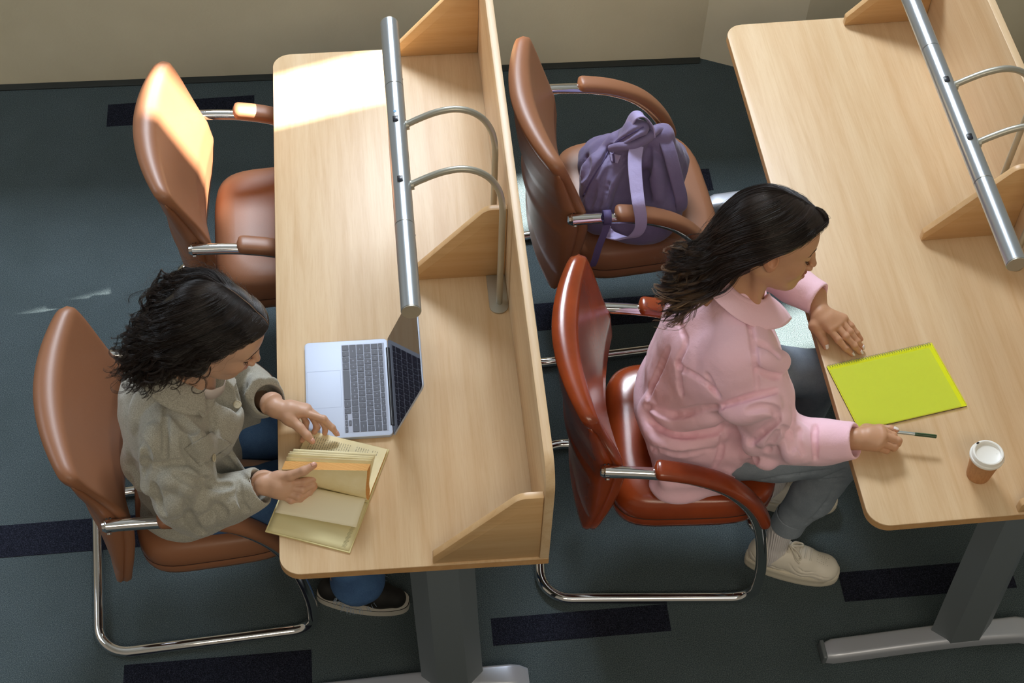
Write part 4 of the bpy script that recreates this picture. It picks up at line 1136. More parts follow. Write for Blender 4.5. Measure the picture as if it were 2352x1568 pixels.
def patch_px(nm, vol, quad, mat, par, loc, nu=10, nv=10, off=.002, thick=.0015):
    """a piece of cloth lying on the surface between four photo pixels"""
    q = [np.array(p, float) for p in quad]; G = np.zeros((nu + 1, nv + 1, 3)); last = None
    for i in range(nu + 1):
        for j in range(nv + 1):
            a, b = i / nu, j / nv; p = (q[0] * (1 - a) + q[1] * a) * (1 - b) + (q[3] * (1 - a) + q[2] * a) * b; h = vol.seen(p[0], p[1])
            if h is None: h = last
            else: h = h + vol.grad(h) * off
            if h is None: return None
            last = h; G[i, j] = h
    for _ in range(2): G[1:-1, 1:-1] = .5 * G[1:-1, 1:-1] + .125 * (G[:-2, 1:-1] + G[2:, 1:-1] + G[1:-1, :-2] + G[1:-1, 2:])
    V, F = grid_mesh(G - np.array(loc)); o = from_data(nm, V, F, mat, par); solid(o, thick, 0); return o
def button_px(vol, u, v, r, mat, par, loc, thick=.003, off=.003):
    h = vol.seen(u, v)
    if h is None: return
    g = vol.grad(h, .01); R = Vector(g).to_track_quat('Z', 'Y').to_matrix().to_4x4(); p = h + g * off
    bm = bmesh.new(); add_lathe(bm, [(0, 0), (r * .9, 0), (r, thick * .4), (r * .97, thick * .9), (r * .78, thick), (r * .7, thick * .75), (r * .12, thick * .7), (0, thick * .7)], 24, Matrix.Translation(Vector(p - np.array(loc))) @ R)
    for k in (-1, 1):
        add_tube(bm, [Vector(p - np.array(loc)) + R.to_3x3() @ Vector((k * r * .22, -r * .2, thick * .8)), Vector(p - np.array(loc)) + R.to_3x3() @ Vector((k * r * .22, r * .2, thick * .8))], r * .07, 6)
    return obj('button', bm, mat, par)
def open_end(s, p0, p1, r_in, r_end, ext=.012, big=.085):
    """hollow the end of a sleeve that runs from p0 to p1 and cut it square"""
    p0, p1 = np.array(p0), np.array(p1); d = (p1 - p0) / np.linalg.norm(p1 - p0); e = p1 + d * ext; n = np.cross([0, 0, 1], d); n /= np.linalg.norm(n)
    s.cone(p1 - d * .05, e + d * .06, r_in, r_end, .004, 'sub'); s.rbox(e + d * .05, (.045, big, big), .002, .002, 'sub', R=np.stack([d, n, np.cross(d, n)], 1))
# ------------------------------------------------------------------ woman in the pink shirt
SKB = (.55, .305, .18)
def woman_pink():
    loc = (1.06, .54, 0)
    t = empty('person', loc, 0, 'woman with long dark hair in a pink shirt and grey jeans, holding a pen', 'person')
    fr = (rotm(-16.5, 11.5, -14.6), np.array([1.192, .541, 1.200]), 1.02)
    C7 = np.array([1.115, .538, 1.035])
    neckbase = np.array([1.135, .538, 1.045])
    hv, V, F, C = build_head(fr, [((1.158, .545, 1.115), .0515), ((1.135, .540, 1.06), .056), ((1.12, .54, 1.0), .075)], face=dict(skin=SKB, lips=(.36, .12, .09)))
    parts = [(V, F)]; cols = [C]
    # body under the clothes
    b = Vol((.86, .15, .02), (1.62, .95, 1.08), .007)
    PEL = (1.05, .54, .56)
    b.ell(PEL, (.12, .165, .10), .02); b.cone((1.055, .54, .62), (1.09, .54, .86), .10, .11, .05); b.cone((1.12, .43, .93), (1.13, .66, .94), .05, .05, .05); b.cone((1.10, .54, .9), (1.12, .54, 1.01), .08, .05, .04)
    RSH, REL, RWR = (1.135, .375, .945), (1.236, .325, .705), (1.392, .262, .775)
    LSH, LEL, LWR = (1.150, .705, .955), (1.215, .870, .775), (1.395, .695, .800)
    b.chain([RSH, REL, RWR], [.045, .036, .023], .01); b.chain([LSH, LEL, LWR], [.045, .036, .023], .01)
    b.chain([(1.06, .46, .55), (1.47, .40, .515), (1.345, .372, .13), (1.345, .37, .07)], [.060, .042, .027, .027], .01)
    b.chain([(1.06, .62, .55), (1.46, .66, .515), (1.378, .588, .13), (1.378, .588, .07)], [.060, .042, .027, .027], .01)
    V, F = b.mesh(1); parts.append((V, F)); cols.append(np.tile(np.append(np.array(SKB), 1), (len(V), 1)))
    # right hand holding the pen
    K = lambda u, v, z: at(u, v, z=z)
    wr = K(1968, 1007, .783)
    fR = [[K(2022, 985, .800), K(2052, 1000, .792), K(2058, 1008, .772), K(2044, 1010, .762)],
          [K(2028, 1000, .802), K(2063, 1012, .790), K(2062, 1018, .768), K(2046, 1016, .758)],
          [K(2022, 1016, .796), K(2054, 1026, .782), K(2052, 1028, .762), K(2038, 1024, .753)],
          [K(2010, 1026, .786), K(2036, 1034, .772), K(2036, 1034, .757), K(2022, 1030, .751)]]
    th = [K(1990, 990, .775), K(2020, 985, .772), K(2045, 986, .776), K(2058, 988, .780)]
    v1, V, F, C, tips = build_hand(wr, [(K(1998, 1008, .785), .022)], fR, th, (1.34, .17, .73), (1.56, .34, .84), SKB, None, arm=RWR, wr=.0225)
    parts.append((V, F)); cols.append(C)
    # left hand resting on the desk
    wl = K(1884, 722, .795)
    fL = [[K(1907, 757, .790), K(1925, 780, .778), K(1943, 800, .762), K(1957, 813, .749)],
          [K(1921, 748, .790), K(1943, 773, .780), K(1963, 795, .764), K(1976, 809, .750)],
          [K(1932, 738, .788), K(1952, 762, .779), K(1969, 784, .764), K(1980, 798, .750)],
          [K(1938, 730, .782), K(1955, 748, .774), K(1968, 765, .762), K(1978, 779, .751)]]
    tl = [K(1874, 748, .780), K(1884, 766, .770), K(1893, 783, .758), K(1897, 796, .749)]
    v2, V, F, C, tipl = build_hand(wl, [(K(1898, 740, .785), .020)], fL, tl, (1.34, .46, .735), (1.54, .76, .85), SKB, None, arm=LWR, wr=.0215)
    parts.append((V, F)); cols.append(C)
    body = skin_obj('body', parts, [M['skin']], t, loc, np.concatenate(cols))
    nail = flat('white_nail_polish', '#e6dcd8', .2)
    nail_plates(v2, [tipl[0], tipl[1], tipl[2], tipl[4]], [(0, 0, 1)] * 4, body, loc, nail)
    nail_plates(v1, [tips[4]], [(0, .1, 1)], body, loc, nail)
    face_lines(hv, fr, body, loc, '#3a2a20')
    # ---- shirt
    pink = NT('pink_cotton'); vv = pink.coords(); n = pink.noise(vv, 3, 3, .5); w = pink.noise(vv, 900, 2, .5)
    pink.l(pink.ramp(n, [(.3, lin('#f3c6d6')), (.7, lin('#f9d2e0'))]), pink.b.inputs['Base Color']); pink.set(Roughness=.8, Sheen_Weight=.25); pink.b.inputs['Specular IOR Level'].default_value = .2
    wr_ = pink.noise(vv, 13, 5, .6, .6); mx = pink.n('Math', operation='MULTIPLY_ADD', i_1=.12); pink.l(w, mx.inputs[0]); pink.l(wr_, mx.inputs[2]); pink.bump(mx.outputs[0], .45, .008)
    s = Vol((.88, .17, .44), (1.50, .99, 1.12), .0032)
    s.ell((1.045, .54, .575), (.120, .188, .112), .02); s.ell((1.06, .415, .585), (.115, .085, .095), .03); s.ell((1.06, .54, .70), (.118, .165, .15), .03)
    s.ell((1.085, .54, .85), (.118, .175, .14), .05); s.cone((1.115, .40, .955), (1.14, .675, .965), .062, .060, .05)
    s.cone((1.095, .54, .93), (1.128, .54, 1.025), .085, .058, .03)
    s.ell((1.10, .435, .80), (.10, .09, .13), .05)
    SR = [(1.135, .380, .950), (1.182, .345, .855), (1.212, .330, .760), (1.238, .322, .705), (1.30, .290, .730), (1.345, .272, .750), (1.392, .252, .778)]
    s.cone((1.125, .49, 1.015), (1.130, .40, .965), .050, .062, .05); s.chain([(1.130, .400, .955)] + SR[1:], [.064, .068, .062, .052, .048, .046, .047], .045)
    s.ell((1.165, .48, .865), (.080, .10, .10), .06); s.ell((1.125, .415, .89), (.085, .085, .080), .07); s.ell((1.165, .40, .600), (.085, .075, .075), .04); s.ell((1.135, .46, .645), (.10, .11, .10), .04)
    SL = [(1.150, .715, .950), (1.185, .80, .86), (1.215, .870, .785), (1.29, .80, .795), (1.35, .735, .802), (1.393, .69, .806)]
    s.chain(SL, [.066, .068, .056, .050, .044, .045], .03)
    # hem hanging over the seat
    s.rbox((1.06, .40, .520), (.10, .10, .045), .03, .03); s.ell((1.02, .345, .49), (.075, .06, .03), .02)
    s.displace(lambda X, Y, Z: .0035 * vnoise(X, Y, Z, 5, 3) + .0016 * vnoise(X, Y, Z, 13, 4))
    Z5 = lambda L: [(1440 + a / 2.904, 640 + b / 2.904) for a, b in L]
    R_ = [([(650, 870), (760, 905), (900, 850), (980, 840)], .013, .3), ([(160, 800), (130, 900), (180, 1050)], .014, .2),
          ([(180, 870), (340, 960), (600, 930)], .012, .25), ([(200, 1080), (380, 1120), (640, 1030)], .012, .25), ([(820, 1090), (850, 1180), (1000, 1260)], .013, .3),
          ([(900, 1090), (1000, 1000), (1040, 900)], .011, .35), ([(1110, 1000), (1150, 1080), (1180, 1190)], .010, .35), ([(1060, 1050), (1100, 1120), (1100, 1200)], .010, .35), ([(870, 520), (1000, 560), (1040, 540)], .009, .25)]
    for L, r, d in R_: s.fold(Z5(L), r * .85, d * .8, .030, True)
    V_ = [([(340, 560), (345, 660), (362, 770)], .011, .6), ([(535, 640), (570, 720), (610, 790)], .006, .5), ([(130, 850), (300, 905), (500, 868), (640, 850)], .012, .55),
          ([(150, 950), (320, 1030), (560, 1020), (660, 960)], .012, .5), ([(170, 1130), (350, 1180), (560, 1140)], .012, .45), ([(800, 880), (900, 860), (990, 880), (1005, 920)], .010, .6),
          ([(820, 1100), (900, 1020), (1010, 940)], .009, .65), ([(930, 1160), (960, 1100), (1010, 1020)], .009, .65), ([(1150, 1000), (1145, 1080), (1185, 1180)], .008, .6), ([(1040, 990), (1095, 1060), (1100, 1150)], .008, .6),
          ([(280, 470), (200, 640), (130, 800)], .012, .5), ([(640, 1040), (622, 1170), (585, 1260)], .004, .7), ([(860, 420), (960, 470), (1020, 520)], .006, .5), ([(870, 600), (950, 640), (1020, 650)], .006, .5),
          ([(640, 850), (720, 818), (820, 788), (920, 765), (1000, 745)], .0035, .7), ([(795, 230), (830, 340), (855, 520), (872, 740)], .0032, .7),
          ([(350, 300), (392, 430), (345, 570), (470, 655), (590, 745)], .0032, .7), ([(1255, 975), (1250, 1070), (1258, 1200)], .003, .7), ([(700, 1330), (820, 1230), (860, 1200)], .012, .5)]
    for L, r, d in V_: s.fold(Z5(L), r if r < .005 else r * .62, d if r < .005 else d * .9, .010 if r < .005 else .011)
    # hollow cuffs and neck opening
    open_end(s, SR[-2], SR[-1], .034, .0415); open_end(s, SL[-2], SL[-1], .032, .0395, .008)
    s.cone((1.13, .54, 1.0), (1.15, .54, 1.062), .066, .062, .02); s.cone((1.150, .54, 1.045), (1.21, .545, 1.13), .050, .080, .006, 'sub')
    V, F = s.mesh(1); sh = skin_obj('shirt', [(V, F)], [pink.m], t, loc)
    make_collar('collar', (1.137, .540, 1.048), (.38, .02, .92), .060, pink.m, sh, loc, drop=.46, out=.86)
    # buttons down the front placket
    for p in ((1.222, .548, .985), (1.228, .548, .915)):
        h = s.ray((1.5, p[1], p[2]), (-1, 0, 0), 0, .6)
        if h is None: continue
        bm = bmesh.new(); add_lathe(bm, [(0, 0), (.0055, 0), (.0058, .0012), (.004, .0018), (0, .0014)], 18, Matrix.Translation(Vector(h - np.array(loc))) @ Matrix.Rotation(PI / 2, 4, 'Y'))
        obj('button', bm, flat('pink_button', '#dca5b4', .3), sh)
    # ---- jeans
    den = NT('grey_denim'); vv = den.coords(); n = den.noise(vv, 9, 4, .6); w = den.noise(vv, 700, 2, .6)
    c1 = den.ramp(n, [(.3, lin('#7a8794')), (.7, lin('#9fabb8'))]); c2 = den.mix(.25, c1, den.ramp(w, [(.4, lin('#2f363e')), (.7, lin('#8993a0'))]))
    den.l(c2, den.b.inputs['Base Color']); den.set(Roughness=.9); den.bump(w, .3, .001)
    j = Vol((.90, .22, .10), (1.64, .86, .70), .004)
    j.ell((1.06, .54, .545), (.09, .150, .070), .02)
    j.chain([(1.08, .415, .545), (1.28, .400, .543), (1.462, .393, .512)], [.086, .082, .066], .03); j.chain([(1.462, .398, .512), (1.410, .384, .33), (1.366, .377, .225)], [.064, .058, .044], .02)
    j.chain([(1.07, .625, .552), (1.28, .650, .550), (1.462, .660, .512)], [.074, .074, .064], .03); j.chain([(1.462, .660, .512), (1.42, .630, .33), (1.392, .602, .225)], [.064, .058, .044], .02)
    j.displace(lambda X, Y, Z: .002 * vnoise(X, Y, Z, 7, 9) + .001 * vnoise(X, Y, Z, 20, 5))
    Z6 = lambda L: [(1640 + a / 5.6, 1080 + b / 5.6) for a, b in L]
    for L, r, d in (([(1400, 110), (1560, 60), (1700, -10)], .006, .6), ([(1300, 120), (1500, 125), (1650, 100)], .006, .6), ([(380, 170), (800, 90), (1200, 30), (1500, -10)], .0022, .7), ([(1575, 160), (1450, 400), (1300, 580), (1180, 690)], .0022, .7)): j.fold(Z6(L), r, d, .006)
    for e0, e1 in (((1.366, .377, .225), (1.350, .373, .16)), ((1.392, .602, .225), (1.384, .596, .16))):
        j.cone(e0, e1, .036, .040, .003, 'sub')
    V, F = j.mesh(1); je = skin_obj('jeans', [(V, F)], [den.m], t, loc)
    for q, (a, b_) in enumerate((((1.372, .379, .245), (1.362, .376, .195)), ((1.396, .605, .245), (1.390, .600, .195)))):
        a, b_ = np.array(a), np.array(b_); bm = bmesh.new(); ax = (b_ - a) / np.linalg.norm(b_ - a)
        ln = np.linalg.norm(b_ - a); R = Vector(ax).to_track_quat('Z', 'Y').to_matrix().to_4x4()
        add_lathe(bm, [(.0455, 0), (.0478, .002), (.0470, ln), (.0452, ln + .002), (.0432, ln), (.0432, .004)], 36, Matrix.Translation(Vector(a - np.array(loc))) @ R)
        obj('rolled_cuff', bm, den.m, je)
    # ---- socks
    sk = NT('ribbed_white_sock'); wv = sk.n('TexWave', wave_type='BANDS', bands_direction='X', i_Scale=60.0); 
    sk.l(sk.coords(), wv.inputs['Vector']); sk.set(Base_Color=lin('#dedbdd'), Roughness=.95); sk.bump(wv.outputs['Fac'], .6, .003)
    for q, (an, toe) in enumerate((((1.338, .371), (.94, -.34)), ((1.378, .588), (.97, -.22)))):
        k = Vol((an[0] - .09, an[1] - .09, .03), (an[0] + .10, an[1] + .09, .235), .003)
        k.chain([(an[0] + .016, an[1] + .004, .200), (an[0], an[1], .095), (an[0] - .005, an[1], .06)], [.0345, .036, .040], .01)
        k.cone((an[0], an[1], .075), (an[0] + toe[0] * .07, an[1] + toe[1] * .07, .06), .036, .03, .02)
        k.rbox((an[0], an[1], .232), (.06, .06, .038), .002, .002, 'sub')
        V, F = k.mesh(1); skin_obj('sock', [(V, F)], [sk.m], t, loc)
        make_sneaker(t, loc, an, toe)
    # ---- hair
    R, tt, sc = fr; Wd = lambda p: R @ (np.array(p) * sc) + tt
    hv2 = Vol((-.17, -.125, -.16), (.125, .125, .145), .0026)
    hv2.ell((-.014, 0, .029), (.1005, .0805, .0875), .01); hv2.ell((.03, 0, .072), (.060, .058, .036), .02)
    hv2.chain([(-.045, 0, -.015), (-.070, -.004, -.06), (-.100, -.01, -.105)], [.072, .050, .026], .03)
    def facecut(X, Y, Z): return np.maximum(np.maximum((Z - .017 - .86 * X) / 1.33, -(X + .004 + .25 * np.maximum(0, -.03 - Z))), Z - .092) + 0 * Y
    hv2.put(facecut, (-.03, -.12, -.16), (.125, .12, .09), .006, 'sub')
    hv2.ell((.0, 0, -.12), (.07, .05, .075), .01, 'sub')
    hv2.displace(lambda X, Y, Z: -.0030 + .0018 * vnoise(X * .6, Y * 2, Z * 2, 16, 3))
    V, F = hv2.mesh(1); Vw = (V @ R.T) * sc + tt
    hc = (.024, .0150, .0122); C = np.tile(np.append(np.array(hc) * .6, 1), (len(Vw), 1)); cap = (Vw, F, C)
    H = [cap]
    TL_ = [([(1655, 655), (1625, 680), (1592, 700), (1562, 722), (1545, 742), (1525, 738)], .484), ([(1640, 632), (1608, 655), (1582, 672), (1555, 692), (1532, 716), (1520, 735)], .500),
           ([(1615, 608), (1590, 632), (1570, 648), (1548, 668), (1530, 692), (1526, 712)], .518), ([(1600, 592), (1580, 606), (1566, 630), (1545, 640), (1530, 662), (1536, 684)], .536),
           ([(1606, 578), (1584, 590), (1564, 600), (1548, 618), (1540, 640), (1550, 655)], .548), ([(1600, 562), (1580, 574), (1560, 570), (1552, 590), (1562, 606), (1575, 600)], .572)]
    side = [[(.088, -.002, .080), (.068, -.036, .084), (.044, -.064, .068), (.022, -.080, .040), (.000, -.088, .026), (-.030, -.087, -.006), (-.056, -.074, -.044), (-.072, -.062, -.080)],
            [(.082, .006, .086), (.062, -.046, .078), (.026, -.078, .048), (-.020, -.088, .024), (-.064, -.078, -.018), (-.094, -.058, -.056)],
            [(.052, .010, .104), (.030, -.050, .093), (-.015, -.080, .058), (-.064, -.080, .022), (-.100, -.058, -.028), (-.116, -.046, -.050)],
            [(.020, .010, .116), (-.015, -.045, .103), (-.062, -.070, .068), (-.104, -.060, .020), (-.124, -.040, -.030), (-.134, -.032, -.050)],
            [(-.010, .010, .120), (-.050, -.028, .108), (-.098, -.040, .066), (-.124, -.034, .018), (-.136, -.024, -.035)],
            [(-.020, .012, .120), (-.065, .006, .106), (-.108, .004, .060), (-.128, .004, .012), (-.142, .002, -.040)]]
    lside = [[(x, g[0][1] + .003 + (g[0][1] - y) * .94, z) for x, y, z in g] for g in side[:6]]
    def tailed(g, k):
        px, y0 = TL_[k]; return [Wd(p) for p in g] + [at(u, v, y=y0 + .003 * i) for i, (u, v) in enumerate(px)]
    gr = [tailed(g, k) for k, g in enumerate(side)]; gl = [tailed(g, min(5, 3 + k // 2)) for k, g in enumerate(lside[::-1])]
    pu = (R, tt, sc, [((-.014, 0, .029), (.1005, .0805, .0875)), ((.03, 0, .072), (.060, .058, .036))])
    H.append(strands(gr, 5200, 1, .00058, 44, .0038, curl=(.013, 2.6, .52), tip=((.20, .12, .065), .74, .55), col=hc, spread=1.0, lock=26, jit2=.0030, length=(.78, 1.0), push=pu))
    H.append(strands(gr[:2], 1500, 7, .00055, 26, .003, col=hc, lock=6, length=(.6, .8), push=pu))
    H.append(strands(gr, 500, 2, .0005, 48, .006, curl=(.018, 3.2, .55), tip=((.38, .25, .15), .72, .7), col=hc, spread=2.0, length=(.92, 1.0), lock=8, jit2=.001, push=pu))
    H.append(strands(gr[:2], 36, 9, .0006, 34, .003, curl=(.008, 1.5, .7), tip=((.62, .44, .26), .60, 1), col=hc, spread=1, length=(.95, 1.0), lock=18, jit2=.001))
    H.append(strands(gl, 2600, 3, .00058, 28, .0036, curl=(.007, 2, .6), col=hc, spread=2.0, lock=8, push=pu))
    H.append(strands(gr + gl, 200, 14, .0003, 30, .010, curl=(.006, 2.4, .1), col=hc, spread=1.5, push=pu))
    # front lock lifting over the forehead
    fl = [[Wd(p) for p in g] for g in ([(.060, .010, .106), (.080, .006, .102), (.094, -.002, .086), (.080, -.034, .084), (.056, -.062, .070), (.03, -.082, .044)], [(.060, .016, .100), (.088, .018, .090), (.100, .030, .070), (.090, .050, .050), (.065, .066, .02)])]
    H.append(strands([fl[0], fl[0][:]], 260, 4, .00055, 22, .004, col=hc)); H.append(strands([fl[1], fl[1][:]], 260, 5, .00055, 22, .004, col=hc))
    hair_obj('hair', H, t, loc)
    return t
def make_sneaker(parent, loc, an, toe):
    """chunky white trainer; an = ankle (x, y), toe = unit direction on the floor"""
    an = np.array(an); d = np.array(toe) / np.linalg.norm(toe); n = np.array([-d[1], d[0]]); zc = 0
    W = lambda a, b, c: np.array([an[0] + d[0] * a + n[0] * b, an[1] + d[1] * a + n[1] * b, c])
    ang = math.degrees(math.atan2(d[1], d[0])); R = rotm(0, 0, ang)
    white = NT('cream_leather_trainer'); white.set(Base_Color=lin('#e6e1d5'), Roughness=.45); vv = white.coords(); white.bump(white.noise(vv, 60, 3, .6), .15, .002)
    sole_m = flat('cream_rubber_sole', '#ded8c8', .6)
    # sole
    out = []
    for i in range(40):
        a = 2 * PI * i / 40; x = .066 + .134 * math.cos(a); 
        wd = .045 + .006 * math.sin((x - .0) * 12); y = wd * sgnpow(math.sin(a), .62); out.append((x, y + .004 * math.sin(x * 14)))
    bm = bmesh.new(); rings = []
    for z, s in ((.001, .965), (.004, .99), (.012, 1.0), (.028, .985), (.030, 1.0), (.036, .99), (.040, .965)):
        ring = []
        for x, y in out:
            rise = .010 * max(0, (x - .13) / .07) ** 2
            ring.append(bm.verts.new(Vector(W(.066 + (x - .066) * s, y * s, z + rise * (1 if z < .03 else .7)) - np.array(loc))))
        rings.append(ring)
    for A, B in zip(rings[:-1], rings[1:]):
        for i in range(40): bm.faces.new((A[i], A[(i + 1) % 40], B[(i + 1) % 40], B[i]))
    bm.faces.new(rings[0]); bm.faces.new(rings[-1]); 
    v = Vol((an[0] - .13, an[1] - .16, .025), (an[0] + .23, an[1] + .13, .16), .0026)
    v.chain([W(-.024, 0, .058), W(.02, 0, .058), W(.09, 0, .052), (W(.150, 0, .044))], [.036, .037, .041, .036], .02)
    v.cone(W(-.018, 0, .075), W(.03, 0, .072), .036, .034, .02)
    v.cone(W(.03, 0, .085), W(.10, 0, .070), .022, .022, .03); v.ell(W(.150, 0, .050), (.042, .040, .026), .02, R=R); v.cone(W(-.032, 0, .06), W(-.036, 0, .098), .028, .018, .015)
    v.cone(W(-.008, 0, .085), W(.006, 0, .15), .0385, .048, .006, 'sub')
    v.rbox(W(.05, 0, .012), (.2, .08, .025), .004, .004, 'sub', R=R)
    # overlay seams
    for pts in ([W(.055, -.06, .085), W(.070, -.06, .066), W(.095, -.06, .056), W(.13, -.06, .060), W(.17, -.06, .056)], [W(.08, -.06, .078), W(.10, -.06, .068), W(.13, -.06, .070)], [W(.045, -.06, .045), W(.10, -.06, .044), W(.16, -.06, .046)], [W(.0, -.06, .060), W(.04, -.06, .052), W(.08, -.06, .044)], [W(-.055, -.06, .075), W(-.02, -.06, .058), W(.02, -.06, .06)]):
        P = []
        for p in smooth_path(pts, 8):
            h = v.ray(p - np.array([n[0], n[1], 0]) * 0.06, np.array([n[0], n[1], 0]), 0, .3)
            if h is not None: P.append(h)
        for a_, b_ in zip(P[:-1], P[1:]):
            if np.linalg.norm(a_ - b_) < .02: v.cone(a_, b_, .0014, .0014, .002, 'sub')
    V, F = v.mesh(1); up = skin_obj('shoe', [(V, F)], [white.m], parent, loc)
    obj('sole', bm, sole_m, up)
    bm = bmesh.new()
    for i in range(6):
        for k in range(5):
            h = v.ray(W(.128 + i * .0062, -.012 + k * .006, .2), (0, 0, -1), 0, .3)
            if h is not None: add_lathe(bm, [(0, 0), (.0009, 0), (.0009, .0003), (0, .0003)], 6, Matrix.Translation(Vector(h + np.array([0, 0, .0002]) - np.array(loc))))
    obj('air_holes', bm, flat('hole_grey', '#8f8a7e', .9), up)
    # laces and bow
    lm = flat('cream_lace', '#d8d3c6', .8)
    for i in range(5):
        a = .045 + .016 * i; 
        bm = bmesh.new(); P = []
        for k in range(9):
            b = (-.019 + .038 * k / 8); h = v.ray(W(a + .006 * (k % 2) * 0, b, .2), (0, 0, -1), 0, .3)
            if h is not None: P.append(tuple(h + np.array([0, 0, .0022]) - np.array(loc)))
        if len(P) > 3: add_tube(bm, P, .0030, 8, flat=.5, up=(0, 0, 1)); obj('lace', bm, lm, up)
    def top(a, b, dz):
        h = v.ray(W(a, b, .2), (0, 0, -1), 0, .3); return (h if h is not None else W(a, b, .05)) + np.array([0, 0, dz])
    bm = bmesh.new()
    for q in (-1, 1):
        pts = [top(.046, 0, .006), top(.055, q * .014, .013), top(.074, q * .028, .008), top(.082, q * .022, .006), top(.066, q * .008, .008), top(.047, 0, .007)]
        add_tube(bm, [tuple(p - np.array(loc)) for p in smooth_path(pts, 6)], .0028, 8)
        pts = [top(.047, 0, .007), top(.056, q * .012, .008), top(.068, q * .026, .004), top(.082, q * .034, .003)]
        add_tube(bm, [tuple(p - np.array(loc)) for p in smooth_path(pts, 6)], .0026, 8)
    obj('bow', bm, lm, up)
woman_pink()
# ---- pen in her right hand
def make_pen():
    a = at(2052, 991, z=.779); b = at(2150, 1002, z=.779)
    t = empty('pen', tuple(a), 0, "slim green and silver pen held in the pink-shirted woman's right hand", 'pen')
    d = b - a; L = np.linalg.norm(d) ; u = d / L; tail = -u * .045
    R = Vector(u).to_track_quat('Z', 'Y').to_matrix().to_4x4(); Mx = Matrix.Translation(Vector(tail)) @ R
    bm = bmesh.new(); add_lathe(bm, [(0, 0), (.0010, .001), (.0026, .012), (.0040, .016), (.0042, .045 + L * .5), (0, .045 + L * .5)], 20, Mx); obj('barrel', bm, NT('silver_barrel').set(Base_Color=lin('#aab2b2'), Metallic=.6, Roughness=.3).m, t)
    bm = bmesh.new(); add_lathe(bm, [(.0043, .045 + L * .5), (.0046, .046 + L * .5), (.0047, .045 + L), (.0035, .0462 + L), (0, .0464 + L)], 20, Mx); cp = tag(obj('cap', bm, flat('dark_green_cap', '#2c4a2e', .3), t), 'dark green pen cap')
    bm = bmesh.new(); add_box(bm, -.0012, .0012, .0046, .0062, .050 + L * .5, .044 + L, .0004, M=Mx); obj('clip', bm, flat('green_clip', '#3a5a38', .3), cp)
make_pen()
